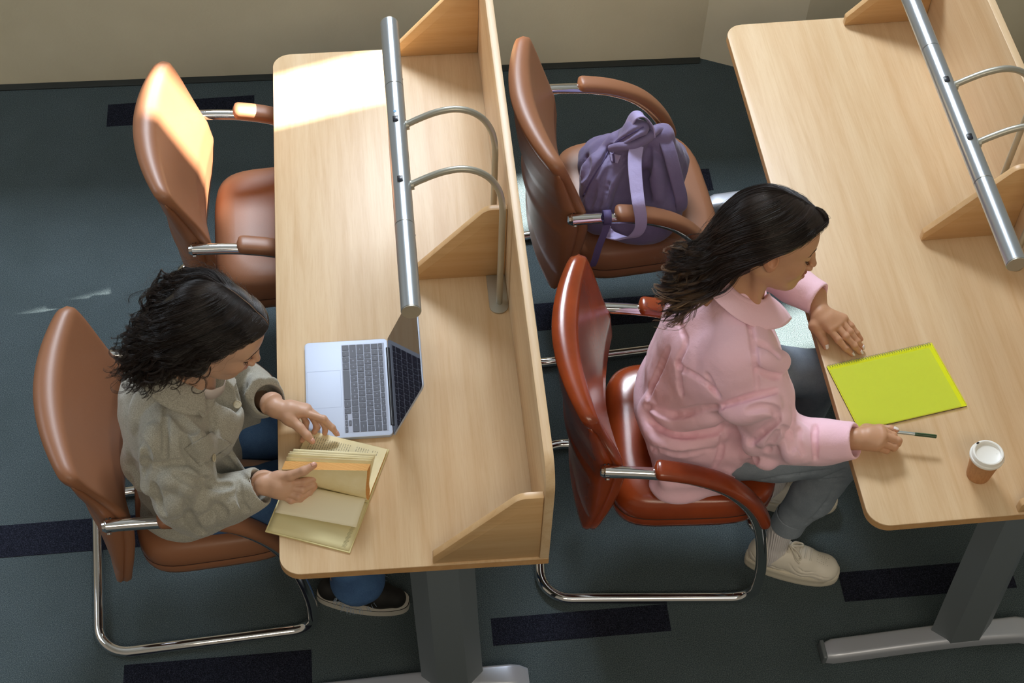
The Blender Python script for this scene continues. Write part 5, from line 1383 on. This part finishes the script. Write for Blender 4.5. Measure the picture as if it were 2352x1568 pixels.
# ------------------------------------------------------------------ woman in the grey overshirt
SKA = (.60, .365, .25)
def woman_grey():
    loc = (-.22, .46, 0)
    t = empty('person', loc, 0, 'woman with dark curly hair in a grey wool overshirt, leafing through a book', 'person')
    fr = (rotm(-5, 27.4, -12), np.array([-.099, .372, 1.193]), 1.055)
    hv, V, F, C = build_head(fr, [((-.150, .385, 1.115), .052), ((-.185, .395, 1.06), .056), ((-.20, .40, 1.00), .078)], face=dict(skin=SKA, lips=(.46, .23, .18)))
    parts = [(V, F)]; cols = [C]
    b = Vol((-.46, .10, .02), (.40, .80, 1.10), .007)
    b.ell((-.24, .46, .56), (.11, .16, .10), .02); b.cone((-.25, .45, .62), (-.235, .43, .86), .10, .11, .05); b.cone((-.22, .32, .93), (-.20, .49, .94), .04, .04, .05); b.cone((-.225, .42, .9), (-.195, .40, 1.02), .08, .05, .04)
    RSH, REL, RWR = (-.215, .285, .930), (-.195, .215, .705), (-.030, .222, .800)
    LSH, LEL, LWR = (-.185, .575, .965), (-.070, .590, .650), (-.008, .452, .800)
    b.chain([RSH, REL, RWR], [.035, .030, .023], .01); b.chain([LSH, LEL, LWR], [.035, .030, .023], .01)
    b.chain([(-.2, .385, .555), (.21, .385, .52), (.125, .345, .13), (.125, .345, .07)], [.075, .048, .033, .035], .01)
    b.chain([(-.2, .54, .555), (.21, .57, .52), (.16, .58, .13), (.16, .58, .07)], [.075, .048, .033, .035], .01)
    V, F = b.mesh(1); parts.append((V, F)); cols.append(np.tile(np.append(np.array(SKA), 1), (len(V), 1)))
    K = lambda u, v, z: at(u, v, z=z)
    # left hand spread over the page
    fL = [[K(700, 948, .806), K(743, 962, .800), K(763, 982, .782), K(773, 996, .770)],
          [K(706, 940, .800), K(737, 962, .790), K(748, 980, .770), K(746, 994, .758)],
          [K(700, 938, .792), K(722, 962, .778), K(728, 980, .762), K(722, 992, .754)],
          [K(690, 942, .784), K(703, 970, .768), K(702, 992, .756), K(694, 1012, .752)]]
    tl = [K(664, 960, .798), K(688, 982, .792), K(705, 1000, .783), K(717, 1013, .774)]
    v2, V, F, C, tipl = build_hand(K(634, 937, .802), [(K(668, 946, .797), .021)], fL, tl, (-.06, .30, .735), (.20, .52, .86), SKA, None, arm=LWR, wr=.0225)
    parts.append((V, F)); cols.append(C)
    # right hand pinching the raised pages
    fR = [[K(668, 1108, .806), K(698, 1106, .806), K(720, 1098, .806), K(730, 1093, .806)],
          [K(664, 1120, .798), K(695, 1124, .796), K(718, 1113, .792), K(729, 1102, .790)],
          [K(655, 1130, .790), K(685, 1140, .784), K(710, 1130, .778), K(723, 1118, .778)],
          [K(645, 1136, .782), K(668, 1149, .774), K(690, 1146, .768), K(705, 1137, .768)]]
    th = [K(640, 1098, .812), K(668, 1092, .830), K(698, 1081, .848), K(721, 1068, .856)]
    v1, V, F, C, tipr = build_hand(K(607, 1112, .802), [(K(640, 1118, .797), .023)], fR, th, (-.08, .13, .735), (.14, .34, .90), SKA, None, arm=RWR, wr=.0225)
    parts.append((V, F)); cols.append(C)
    body = skin_obj('body', parts, [M['skin']], t, loc, np.concatenate(cols))
    nail = flat('bare_nail', '#d9a594', .25)
    nail_plates(v2, [tipl[0], tipl[4]], [(.2, .2, 1), (.1, -.3, 1)], body, loc, nail); nail_plates(v1, [tipr[4]], [(0, -.2, 1)], body, loc, nail)
    face_lines(hv, fr, body, loc, '#1c1210')
    # ---- overshirt
    wool = NT('grey_wool_flannel'); vv = wool.coords(); n = wool.noise(vv, 420, 3, .7); n2 = wool.noise(vv, 5, 3, .5)
    c1 = wool.ramp(n, [(.3, lin('#87867d')), (.5, lin('#a8a69b')), (.72, lin('#c8c6bc'))]); c1 = wool.mix(.2, c1, wool.ramp(n2, [(.3, lin('#86867c')), (.7, lin('#a3a298'))]))
    wool.l(c1, wool.b.inputs['Base Color']); wool.set(Roughness=.95, Sheen_Weight=.3); wool.b.inputs['Specular IOR Level'].default_value = .1; n3 = wool.noise(vv, 14, 5, .6, .5); mx = wool.n('Math', operation='MULTIPLY_ADD', i_1=.15); wool.l(n, mx.inputs[0]); wool.l(n3, mx.inputs[2]); wool.bump(mx.outputs[0], .5, .008)
    s = Vol((-.47, .09, .44), (.10, .76, 1.13), .0033)
    s.ell((-.245, .455, .575), (.142, .195, .115), .02); s.ell((-.255, .445, .70), (.132, .180, .15), .03)
    s.ell((-.245, .43, .85), (.130, .185, .14), .05); s.cone((-.225, .275, .955), (-.195, .535, .965), .066, .062, .05)
    s.cone((-.235, .415, .93), (-.195, .405, 1.035), .090, .060, .03); s.ell((-.17, .40, .86), (.10, .13, .12), .04)
    SR = [(-.225, .262, .955), (-.225, .232, .86), (-.215, .212, .77), (-.195, .207, .722), (-.125, .212, .748), (-.085, .214, .768), (-.052, .216, .786)]
    s.chain(SR, [.070, .080, .074, .060, .054, .048, .049], .03)
    SL = [(-.185, .545, .950), (-.14, .565, .84), (-.080, .585, .700), (-.060, .560, .712), (-.040, .515, .752), (-.020, .475, .792)]
    s.chain(SL, [.066, .062, .056, .050, .047, .045], .03)
    # open front panel and hem
    s.rbox((-.115, .335, .66), (.045, .012, .10), .01, .03, R=rotm(0, -18, -20)); s.rbox((-.105, .52, .64), (.05, .012, .09), .01, .03, R=rotm(0, -18, 15))
    s.ell((-.25, .33, .53), (.12, .085, .05), .03)
    s.displace(lambda X, Y, Z: .004 * vnoise(X, Y, Z, 5, 13) + .0018 * vnoise(X, Y, Z, 13, 14))
    Z2 = lambda L: [(200 + a / 2.24, 600 + b / 2.24) for a, b in L]
    for L, r, d in [([(240, 860), (290, 720), (380, 650)], .02, .3), ([(300, 1040), (330, 950), (340, 860)], .014, .35), ([(540, 870), (600, 950), (650, 900)], .012, .35), ([(400, 1130), (520, 1110), (610, 1090)], .018, .4), ([(560, 1270), (640, 1200), (760, 1170)], .018, .35),
                    ([(380, 1290), (470, 1250), (530, 1160)], .018, .3), ([(210, 960), (230, 1060), (300, 1180)], .018, .3), ([(860, 600), (900, 660), (960, 700)], .012, .35), ([(830, 690), (900, 640), (960, 620)], .010, .35), ([(600, 1340), (700, 1290), (760, 1230)], .014, .35)]:
        s.fold(Z2(L), r, d, .022, True)
    for L, r, d in [([(410, 690), (405, 800), (402, 920), (400, 1040)], .0035, .7), ([(295, 1040), (370, 1047), (450, 1035), (530, 1035)], .0038, .7), ([(500, 905), (520, 980), (560, 1040), (615, 1080)], .012, .6), ([(345, 1150), (360, 1220), (390, 1300)], .011, .5),
                    ([(520, 1225), (520, 1300), (560, 1370), (600, 1400)], .010, .6), ([(590, 1110), (660, 1150), (740, 1150)], .010, .6), ([(260, 900), (300, 1000), (290, 1100)], .012, .5), ([(450, 1090), (560, 1140), (600, 1120)], .009, .5),
                    ([(640, 760), (660, 900), (700, 1000), (830, 1130)], .006, .6), ([(780, 1130), (790, 1230), (830, 1290)], .0035, .7), ([(640, 1240), (700, 1300), (680, 1370)], .010, .5), ([(840, 720), (900, 690), (950, 730)], .009, .6), ([(880, 590), (930, 640), (980, 640)], .007, .6), ([(210, 1100), (250, 1220), (330, 1320)], .012, .45), ([(430, 760), (520, 850), (560, 860)], .011, .5)]:
        s.fold(Z2(L), r if r < .005 else r * .75, d if r < .005 else d * .95, .010 if r < .005 else .012)
    open_end(s, SR[-2], SR[-1], .036, .0445); open_end(s, SL[-2], SL[-1], .034, .0400, .010)
    s.cone((-.190, .402, 1.02), (-.125, .385, 1.09), .054, .085, .006, 'sub'); s.cone((-.13, .39, 1.02), (-.10, .385, .90), .042, .028, .01, 'sub')
    V, F = s.mesh(1); sh = skin_obj('overshirt', [(V, F)], [wool.m], t, loc)
    make_collar('collar', (-.188, .402, 1.045), (.50, -.03, .86), .064, wool.m, sh, loc, stand=.026, back=.058, front=.056, tip=.0, end=128, drop=.62, out=.80, lean=-.1, thick=.0035)
    patch_px('collar', s, [(384, 866), (446, 850), (489, 914), (457, 966)], wool.m, sh, loc, 12, 12, .014, .005)
    horn = flat('horn_button', '#b9b097', .35)
    patch_px('pocket_flap', s, Z2([(495, 960), (640, 880), (740, 935), (585, 1055)]), wool.m, sh, loc, off=.003, thick=.003)
    button_px(s, 485.5, 1051.5, .0105, horn, sh, loc, off=.0055); button_px(s, 546, 930, .0105, horn, sh, loc, off=.003)
    # tee
    tee = flat('white_ribbed_tee', '#cfc6c4', .9); bm = bmesh.new(); P = []
    c0 = np.array([-.152, .388, 1.035]); up = np.array([.62, -.05, .78]); up /= np.linalg.norm(up); fw = np.array([1, 0, 0]) - up * up[0]; fw /= np.linalg.norm(fw); lf = np.cross(up, fw); G = []
    for i in range(65):
        a = 2 * PI * i / 64; dr = fw * math.cos(a) * 1.15 + lf * math.sin(a); w = .0012 * math.sin(a * 9)
        G.append([c0 + dr * (.054 + w) + up * .010 - np.array(loc), c0 + dr * (.0565 + w) + up * .004 - np.array(loc), c0 + dr * .062 - up * .02 + fw * .006 - np.array(loc)])
    V, F = grid_mesh(np.array(G)); te = from_data('undershirt', V, F, tee, t); solid(te, .0015, 0)
    # ---- jeans
    den = NT('blue_denim'); vv = den.coords(); n = den.noise(vv, 9, 4, .6); w = den.noise(vv, 800, 2, .6)
    c1 = den.ramp(n, [(.3, lin('#31568a')), (.7, lin('#4a76ab'))]); c2 = den.mix(.25, c1, den.ramp(w, [(.4, lin('#1a2c48')), (.7, lin('#7892b4'))])); den.l(c2, den.b.inputs['Base Color']); den.set(Roughness=.9); den.bump(w, .3, .001)
    j = Vol((-.38, .20, .02), (.36, .74, .68), .0042)
    j.ell((-.23, .46, .545), (.11, .165, .072), .02)
    j.chain([(-.20, .345, .545), (0, .355, .543), (.20, .380, .515)], [.086, .082, .064], .03); j.chain([(.20, .385, .515), (.165, .365, .32), (.150, .350, .18), (.165, .347, .10)], [.064, .056, .058, .077], .02)
    j.chain([(-.20, .545, .548), (0, .56, .55), (.20, .57, .515)], [.084, .082, .064], .03); j.chain([(.20, .57, .515), (.19, .575, .32), (.175, .58, .11)], [.064, .058, .070], .02)
    j.displace(lambda X, Y, Z: .0022 * vnoise(X, Y, Z, 7, 19) + .001 * vnoise(X, Y, Z, 20, 15))
    j.rbox((.15, .45, .02), (.2, .3, .042), .002, .003, 'sub')
    j.cone((.158, .348, .15), (.168, .347, .03), .054, .076, .003, 'sub'); j.cone((.175, .58, .13), (.175, .58, .03), .052, .064, .003, 'sub')
    V, F = j.mesh(1); je = skin_obj('jeans', [(V, F)], [den.m], t, loc)
    bm = bmesh.new(); rn = random.Random(9)
    for x, y, r in ((.165, .347, .0705), (.175, .58, .062)):
        for k in range(150):
            a = rn.uniform(0, 6.283); p = np.array([x + r * math.cos(a), y + r * math.sin(a), .064]); L = rn.uniform(.008, .026)
            q = p + np.array([math.cos(a) * L * .6 + rn.uniform(-.006, .006), math.sin(a) * L * .6 + rn.uniform(-.006, .006), -L * .7]); m = (p + q) / 2 + np.array([rn.uniform(-.003, .003), rn.uniform(-.003, .003), 0])
            add_tube(bm, [tuple(z - np.array(loc)) for z in (p, m, q)], .0006, 4)
    obj('frayed_hem', bm, flat('pale_denim_thread', '#8fa0b5', .9), je)
    # ---- slip-on shoes
    for an, toe in (((.125, .345), (.98, -.20)), ((.16, .58), (1, .0))):
        d = np.array(toe) / np.linalg.norm(toe); n_ = np.array([-d[1], d[0]]); W = lambda a, b_, c: np.array([an[0] + d[0] * a + n_[0] * b_, an[1] + d[1] * a + n_[1] * b_, c])
        R = rotm(0, 0, math.degrees(math.atan2(d[1], d[0])))
        v = Vol((an[0] - .12, an[1] - .14, .02), (an[0] + .23, an[1] + .13, .12), .003)
        v.chain([W(-.04, 0, .052), W(.03, 0, .055), W(.10, 0, .046), W(.145, 0, .038)], [.035, .037, .036, .030], .02); v.rbox(W(.05, 0, .005), (.2, .08, .02), .003, .003, 'sub', R=R)
        V, F = v.mesh(1); sb = skin_obj('shoe', [(V, F)], [flat('black_canvas', '#101010', .7)], t, loc)
        for nm, z0, z1, gr, col in (('sole', .001, .026, 1.0, '#c9c6bd'), ('sole_stripe', .0262, .0278, 1.004, '#1a1a1a'), ('foxing', .028, .031, .99, '#c9c6bd')):
            bm = bmesh.new(); out = []
            for i in range(44):
                a = 2 * PI * i / 44; x = .052 + .132 * math.cos(a); y = (.042 + .004 * math.sin(x * 14)) * sgnpow(math.sin(a), .65); out.append((.052 + (x - .052) * gr, y * gr))
            vs = []
            for z in (z0, z1): vs.append([bm.verts.new(Vector(W(x, y, z) - np.array(loc))) for x, y in out])
            for i in range(44): bm.faces.new((vs[0][i], vs[0][(i + 1) % 44], vs[1][(i + 1) % 44], vs[1][i]))
            bm.faces.new(vs[0]); bm.faces.new(vs[1]); obj(nm, bm, flat(nm + '_rubber', col, .6), sb)
    # ---- hair
    R, tt, sc = fr; Wd = lambda p: R @ (np.array(p) * sc) + tt; Lc = lambda p: R.T @ (np.array(p) - tt) / sc
    hv2 = Vol((-.30, -.16, -.18), (.125, .15, .145), .003)
    hv2.ell((-.014, 0, .029), (.1005, .082, .088), .01); hv2.ell((.03, 0, .070), (.058, .060, .036), .02)
    hv2.ell((-.05, -.008, .010), (.082, .080, .076), .02)
    hv2.chain([Lc(at(440, 790, y=.34)), Lc(at(390, 800, y=.36)), Lc(at(340, 830, y=.37))], [.070, .055, .030], .03)
    hv2.chain([Lc(at(460, 770, y=.43)), Lc(at(400, 775, y=.43)), Lc(at(350, 795, y=.42))], [.050, .044, .028], .03)
    hv2.ell((-.010, -.066, -.030), (.024, .022, .045), .02); hv2.ell((-.006, .066, -.035), (.030, .026, .055), .02)
    def facecut(X, Y, Z): return np.maximum((Z - .020 - .70 * X) / 1.2, -(X - .014 + .12 * Z)) + 0 * Y
    hv2.put(facecut, (-.0, -.16, -.18), (.125, .12, .09), .008, 'sub')
    hv2.ell((.03, 0, -.14), (.075, .055, .075), .01, 'sub')
    hv2.displace(lambda X, Y, Z: -.0032 + .004 * vnoise(X, Y, Z, 12, 33) * (X < .03) + .0012 * vnoise(X, Y * 2, Z * 2, 18, 3))
    V, F = hv2.mesh(1); Vw = (V @ R.T) * sc + tt
    hc = (.0165, .0108, .0092); C = np.tile(np.append(np.array(hc) * .55, 1), (len(Vw), 1)); H = [(Vw, F, C)]
    top = [[(.088, -.004, .078), (.070, -.038, .078), (.044, -.066, .064), (.020, -.082, .042), (.000, -.088, .010)],
           [(.078, -.003, .088), (.058, -.045, .082), (.026, -.078, .056), (.002, -.090, .022), (-.014, -.092, -.015)],
           [(.055, .000, .096), (.036, -.048, .088), (.004, -.082, .058), (-.022, -.096, .015), (-.036, -.096, -.025)],
           [(.028, .003, .106), (.008, -.048, .098), (-.030, -.082, .068), (-.062, -.098, .022), (-.078, -.098, -.020)],
           [(.000, .008, .112), (-.028, -.046, .106), (-.068, -.080, .072), (-.102, -.094, .025), (-.118, -.092, -.018)],
           [(-.020, .014, .113), (-.056, -.034, .106), (-.098, -.060, .064), (-.126, -.070, .018), (-.138, -.068, -.018)],
           [(-.032, .020, .110), (-.070, -.016, .098), (-.108, -.030, .054), (-.130, -.034, .012), (-.140, -.032, -.022)]]
    end = [at(462, 840, y=.31), at(436, 855, y=.31), at(400, 862, y=.31), at(352, 872, y=.325), at(300, 884, y=.34), at(282, 862, y=.36), at(285, 812, y=.39)]
    end2 = [at(322, 765, y=.42), at(342, 745, y=.44), at(375, 722, y=.46), at(425, 715, y=.49)]
    gr = [[Wd(p) for p in g] + [e] for g, e in zip(top, end)]
    ltop = [[(x * (.93 if i_ > 1 else 1), g[0][1] + .003 + (g[0][1] - y) * .86, z - .024 * (i_ / 4)) for i_, (x, y, z) in enumerate(g)] for g in top[::-1]]
    lend = end2 + [at(490, 735, y=.50), at(530, 745, y=.49), at(555, 760, y=.48)]
    gl = [[Wd(p) for p in g] + [e] for g, e in zip(ltop, lend)]
    cc = dict(col=hc, tip=((.035, .020, .014), .5, .5), push=(R, tt, sc, [((-.014, 0, .029), (.1005, .082, .088)), ((.03, 0, .070), (.058, .060, .036))]))
    H.append(strands(gr[:2], 900, 31, .0005, 42, .0010, curl=(.004, 3.8, .45), lock=10, jit2=.0012, length=(.85, 1.0), **cc))
    H.append(strands(gr[1:], 4600, 21, .00052, 42, .0055, curl=(.0085, 3.8, .26), spread=1.3, lock=18, jit2=.0028, length=(.80, 1.03), **cc))
    H.append(strands(gr, 2000, 26, .0005, 24, .003, curl=(.002, 4, .1), length=(.35, .6), lock=5, **cc))
    H.append(strands(gl, 1400, 28, .0005, 24, .003, curl=(.002, 4, .1), length=(.35, .6), lock=5, **cc))
    H.append(strands([gr[-1], gl[0]], 1200, 27, .00055, 42, .008, curl=(.010, 3.8, .26), spread=1.4, lock=13, jit2=.002, length=(.85, 1.05), **cc))
    H.append(strands(gr[4:], 1400, 37, .0005, 42, .006, curl=(.008, 3.8, .26), spread=1.3, lock=12, jit2=.0026, length=(.8, 1.0), **cc))
    H.append(strands(gl, 2800, 22, .00055, 38, .005, curl=(.007, 3.6, .30), spread=1.2, lock=12, jit2=.002, length=(.80, 1.0), **cc))
    H.append(strands(gr[2:] + gl[:3], 900, 23, .00042, 84, .011, curl=(.016, 4.4, .38), spread=1.7, lock=14, jit2=.0012, length=(.95, 1.10), **cc))
    H.append(strands(gr[3:6], 200, 25, .00045, 90, .006, curl=(.020, 3.2, .60), spread=1.7, lock=20, jit2=.0012, length=(1.0, 1.18), **cc))
    H.append(strands(gr[2:] + gl, 500, 24, .00028, 44, .014, curl=(.010, 4.5, .1), spread=1.4, length=(.5, 1.05), **cc))
    pl = [(.086, .000, .080), (.062, -.001, .100), (.028, .004, .115), (-.006, .012, .118), (-.028, .019, .114)]
    V3, F3, C3 = strands([[Wd(p) for p in pl], [Wd((x, y + .0016, z)) for x, y, z in pl]], 70, 29, .0005, 24, .0004, col=(.30, .20, .15), var=.1, length=(.98, 1.0), push=cc['push']); H.append((V3, F3, C3))
    hr = hair_obj('hair', H, t, loc)
    # small hair grip above the temple
    a, b_ = hv2.seen(515, 765, fr), hv2.seen(545, 800, fr)
    if a is not None and b_ is not None:
        bm = bmesh.new(); add_tube(bm, [tuple(Wd(a * 1.06) - np.array(loc)), tuple(Wd(b_ * 1.05) - np.array(loc))], .0012, 6); tag(obj('hair_grip', bm, M['black'], hr), 'thin dark hair grip')
woman_grey()
# ------------------------------------------------------------------ backpack on the far chair
def ribbon(name, pts, side, w, mat, par, loc, thick=.003, n=8, puff=0, taper=1.0):
    P = smooth_path(pts, n); m = len(P); G = np.zeros((m, 7, 3)); side = np.array(side, float); side /= np.linalg.norm(side)
    for i, p in enumerate(P):
        T = np.array(P[min(i + 1, m - 1)]) - np.array(P[max(i - 1, 0)]); T /= np.linalg.norm(T); s_ = side - T * (side @ T); s_ /= np.linalg.norm(s_); nn = np.cross(T, s_); f = i / (m - 1)
        for j in range(7):
            a = j / 6 * 2 - 1; G[i, j] = np.array(p) + s_ * a * w / 2 * (1 + (taper - 1) * f) + nn * puff * (1 - a * a)
    V, F = grid_mesh(G - np.array(loc)); o = from_data(name, V, F, mat, par); solid(o, thick, 0, thick * .3); return o
def make_backpack():
    loc = (1.04, 1.36, .46)
    t = empty('backpack', loc, 0, 'slouching lavender purple backpack sitting on a tan leather armchair', 'backpack')
    def cloth(nm, a, b):
        m = NT(nm); v = m.coords(); n = m.noise(v, 7, 4, .6); m.l(m.ramp(n, [(.3, lin(a)), (.7, lin(b))]), m.b.inputs['Base Color']); m.set(Roughness=.7, Sheen_Weight=.2)
        w = m.noise(v, 24, 4, .6); f = m.noise(v, 900, 2, .5); x = m.n('Math', operation='MULTIPLY_ADD', i_1=.1); m.l(f, x.inputs[0]); m.l(w, x.inputs[2]); m.bump(x.outputs[0], .5, .006); return m.m
    cl = cloth('lavender_nylon', '#6e648c', '#80759f'); st = cloth('lavender_webbing', '#a59bcb', '#b3a9d8'); dk = flat('purple_webbing', '#574c7c', .7)
    v = Vol((.84, 1.12, .455), (1.28, 1.66, .86), .0036)
    v.rbox((1.03, 1.365, .535), (.135, .165, .075), .06, .03, R=rotm(0, 0, -12))
    top0, top1 = at(1462, 305, z=.775), at(1518, 312, z=.745)
    v.cone(top0, top1, .026, .020, .02)
    for c, r in (((.955, 1.43, .58), .075), ((.97, 1.30, .58), .080), ((1.10, 1.28, .56), .075), ((1.13, 1.42, .57), .080)):
        v.cone(c, top0 if c[0] < 1.05 else top1, r, .024, .035)
    v.ell(at(1375, 420, z=.62), (.055, .075, .085), .03); v.ell((1.04, 1.235, .52), (.10, .07, .055), .03)
    v.displace(lambda X, Y, Z: .006 * vnoise(X, Y, Z, 8, 41) + .003 * vnoise(X, Y, Z, 18, 42))
    Q = lambda L: [(1140 + a / 2.571, 70 + b / 2.571) for a, b in L]
    for L, r, d in (([(700, 620), (640, 720), (560, 800), (520, 900)], .014, .35), ([(740, 780), (690, 860), (650, 960), (640, 1050)], .010, .35), ([(880, 560), (800, 640), (700, 690)], .012, .3), ([(900, 720), (940, 850), (960, 1000)], .016, .3)): v.fold(Q(L), r, d, .02, True)
    for L, r, d in (([(880, 560), (780, 620), (690, 680), (640, 760), (560, 880), (510, 980)], .0045, .7), ([(720, 760), (650, 850), (620, 950), (600, 1040)], .008, .6), ([(540, 740), (520, 830), (470, 920)], .010, .5),
                    ([(860, 720), (800, 740), (740, 780), (670, 880), (630, 1040)], .0035, .7), ([(900, 700), (880, 850), (900, 1000)], .014, .5), ([(760, 700), (860, 650), (960, 590)], .008, .6), ([(590, 900), (560, 980), (545, 1040)], .009, .5)): v.fold(Q(L), r, d, .010)
    V, F = v.mesh(1); b = skin_obj('bag_body', [(V, F)], [cl], t, loc)
    # top handle
    ribbon('handle', [at(1436, 316, z=.770), at(1444, 286, z=.80), at(1458, 266, z=.83), at(1478, 266, z=.835), at(1494, 286, z=.81), at(1498, 310, z=.775)], (.3, -.9, .3), .036, st, t, loc, .003)
    # rolled top edge piping with zip
    P = [at(1400, 342, z=.735), at(1420, 338, z=.752), at(1450, 335, z=.765), at(1485, 318, z=.775), at(1508, 300, z=.772), at(1528, 305, z=.755)]
    bm = bmesh.new(); add_tube(bm, [tuple(p + np.array([0, -.004, .006]) - np.array(loc)) for p in smooth_path(P, 8)], [.010 + .004 * math.sin(PI * i / 40) for i in range(41)], 12); obj('top_roll', bm, cl, t)
    Z = []
    for u, w in smooth_path([(1478, 292, 0), (1440, 312, 0), (1405, 335, 0), (1385, 370, 0), (1358, 415, 0), (1340, 450, 0)], 8)[:, :] if False else [(q[0], q[1]) for q in smooth_path([(1478, 292, 0), (1440, 312, 0), (1405, 335, 0), (1385, 370, 0), (1358, 415, 0), (1340, 450, 0)], 8)]:
        h = v.seen(u, w)
        if h is not None: Z.append(tuple(h + v.grad(h) * .0015 - np.array(loc)))
    bm = bmesh.new(); add_tube(bm, Z, .0022, 6); zp = obj('zip', bm, dk, t)
    h = v.seen(1412, 352)
    bm = bmesh.new(); add_tube(bm, [tuple(h + v.grad(h) * .006 - np.array(loc)), tuple(h + v.grad(h) * .010 + np.array([.004, -.02, -.012]) - np.array(loc))], .003, 8); obj('zip_pull', bm, dk, zp)
    patch_px('strap_tab', v, [(1400, 350), (1428, 356), (1420, 376), (1405, 372)], st, t, loc, 6, 6, .003, .002)
    # front shoulder strap falling over the chair arm and looping back
    s1 = [at(1462, 335, z=.770), at(1458, 365, z=.757), at(1459, 400, z=.745), at(1463, 440, z=.728), at(1467, 470, z=.715), at(1472, 500, z=.680), at(1470, 525, z=.640), at(1455, 542, z=.610), at(1430, 546, z=.590), at(1405, 540, z=.585), at(1394, 532, z=.59)]
    ribbon('shoulder_strap', s1, (1, .12, 0), .040, st, t, loc, .004, 8, .001, .75)
    s2 = [at(1524, 315, z=.755), at(1536, 345, z=.738), at(1547, 385, z=.70), at(1557, 425, z=.655), at(1564, 455, z=.62), at(1563, 478, z=.585), at(1548, 490, z=.56)]
    ribbon('shoulder_strap', s2, (1, .35, 0), .042, cl, t, loc, .010, 8, .002, .85)
    # webbing slung round the chair arm, with buckle and loose end
    c0 = at(1394, 499, y=1.134); bm = bmesh.new(); add_tube(bm, [tuple(c0 + np.array([0, .0205 * math.cos(a), .0205 * math.sin(a)]) - np.array(loc)) for a in np.linspace(0, 2 * PI, 28)[:-1]], .0105, 8, closed=True, flat=.15, up=(0, 0, 1))
    bm.free()
    G = np.array([[c0 + np.array([dx, .0195 * math.cos(a), .0195 * math.sin(a)]) for dx in (-.011, 0, .011)] for a in np.linspace(0, 2 * PI, 33)]); V2, F2 = grid_mesh(G - np.array(loc)); wl = from_data('webbing_loop', V2, F2, dk, t); solid(wl, .0015, 1)
    ribbon('loose_end', [at(1396, 512, z=.645), at(1388, 535, z=.62), at(1376, 565, z=.58), at(1366, 598, z=.53), at(1360, 612, z=.50)], (1, .2, 0), .022, dk, t, loc, .002)
    bm = bmesh.new(); p = at(1393, 526, z=.600) - np.array(loc); add_box(bm, p[0] - .012, p[0] + .012, p[1] - .002, p[1] + .002, p[2] - .010, p[2] + .010, .001); obj('buckle', bm, flat('grey_buckle', '#9a98a8', .4), t)
make_backpack()
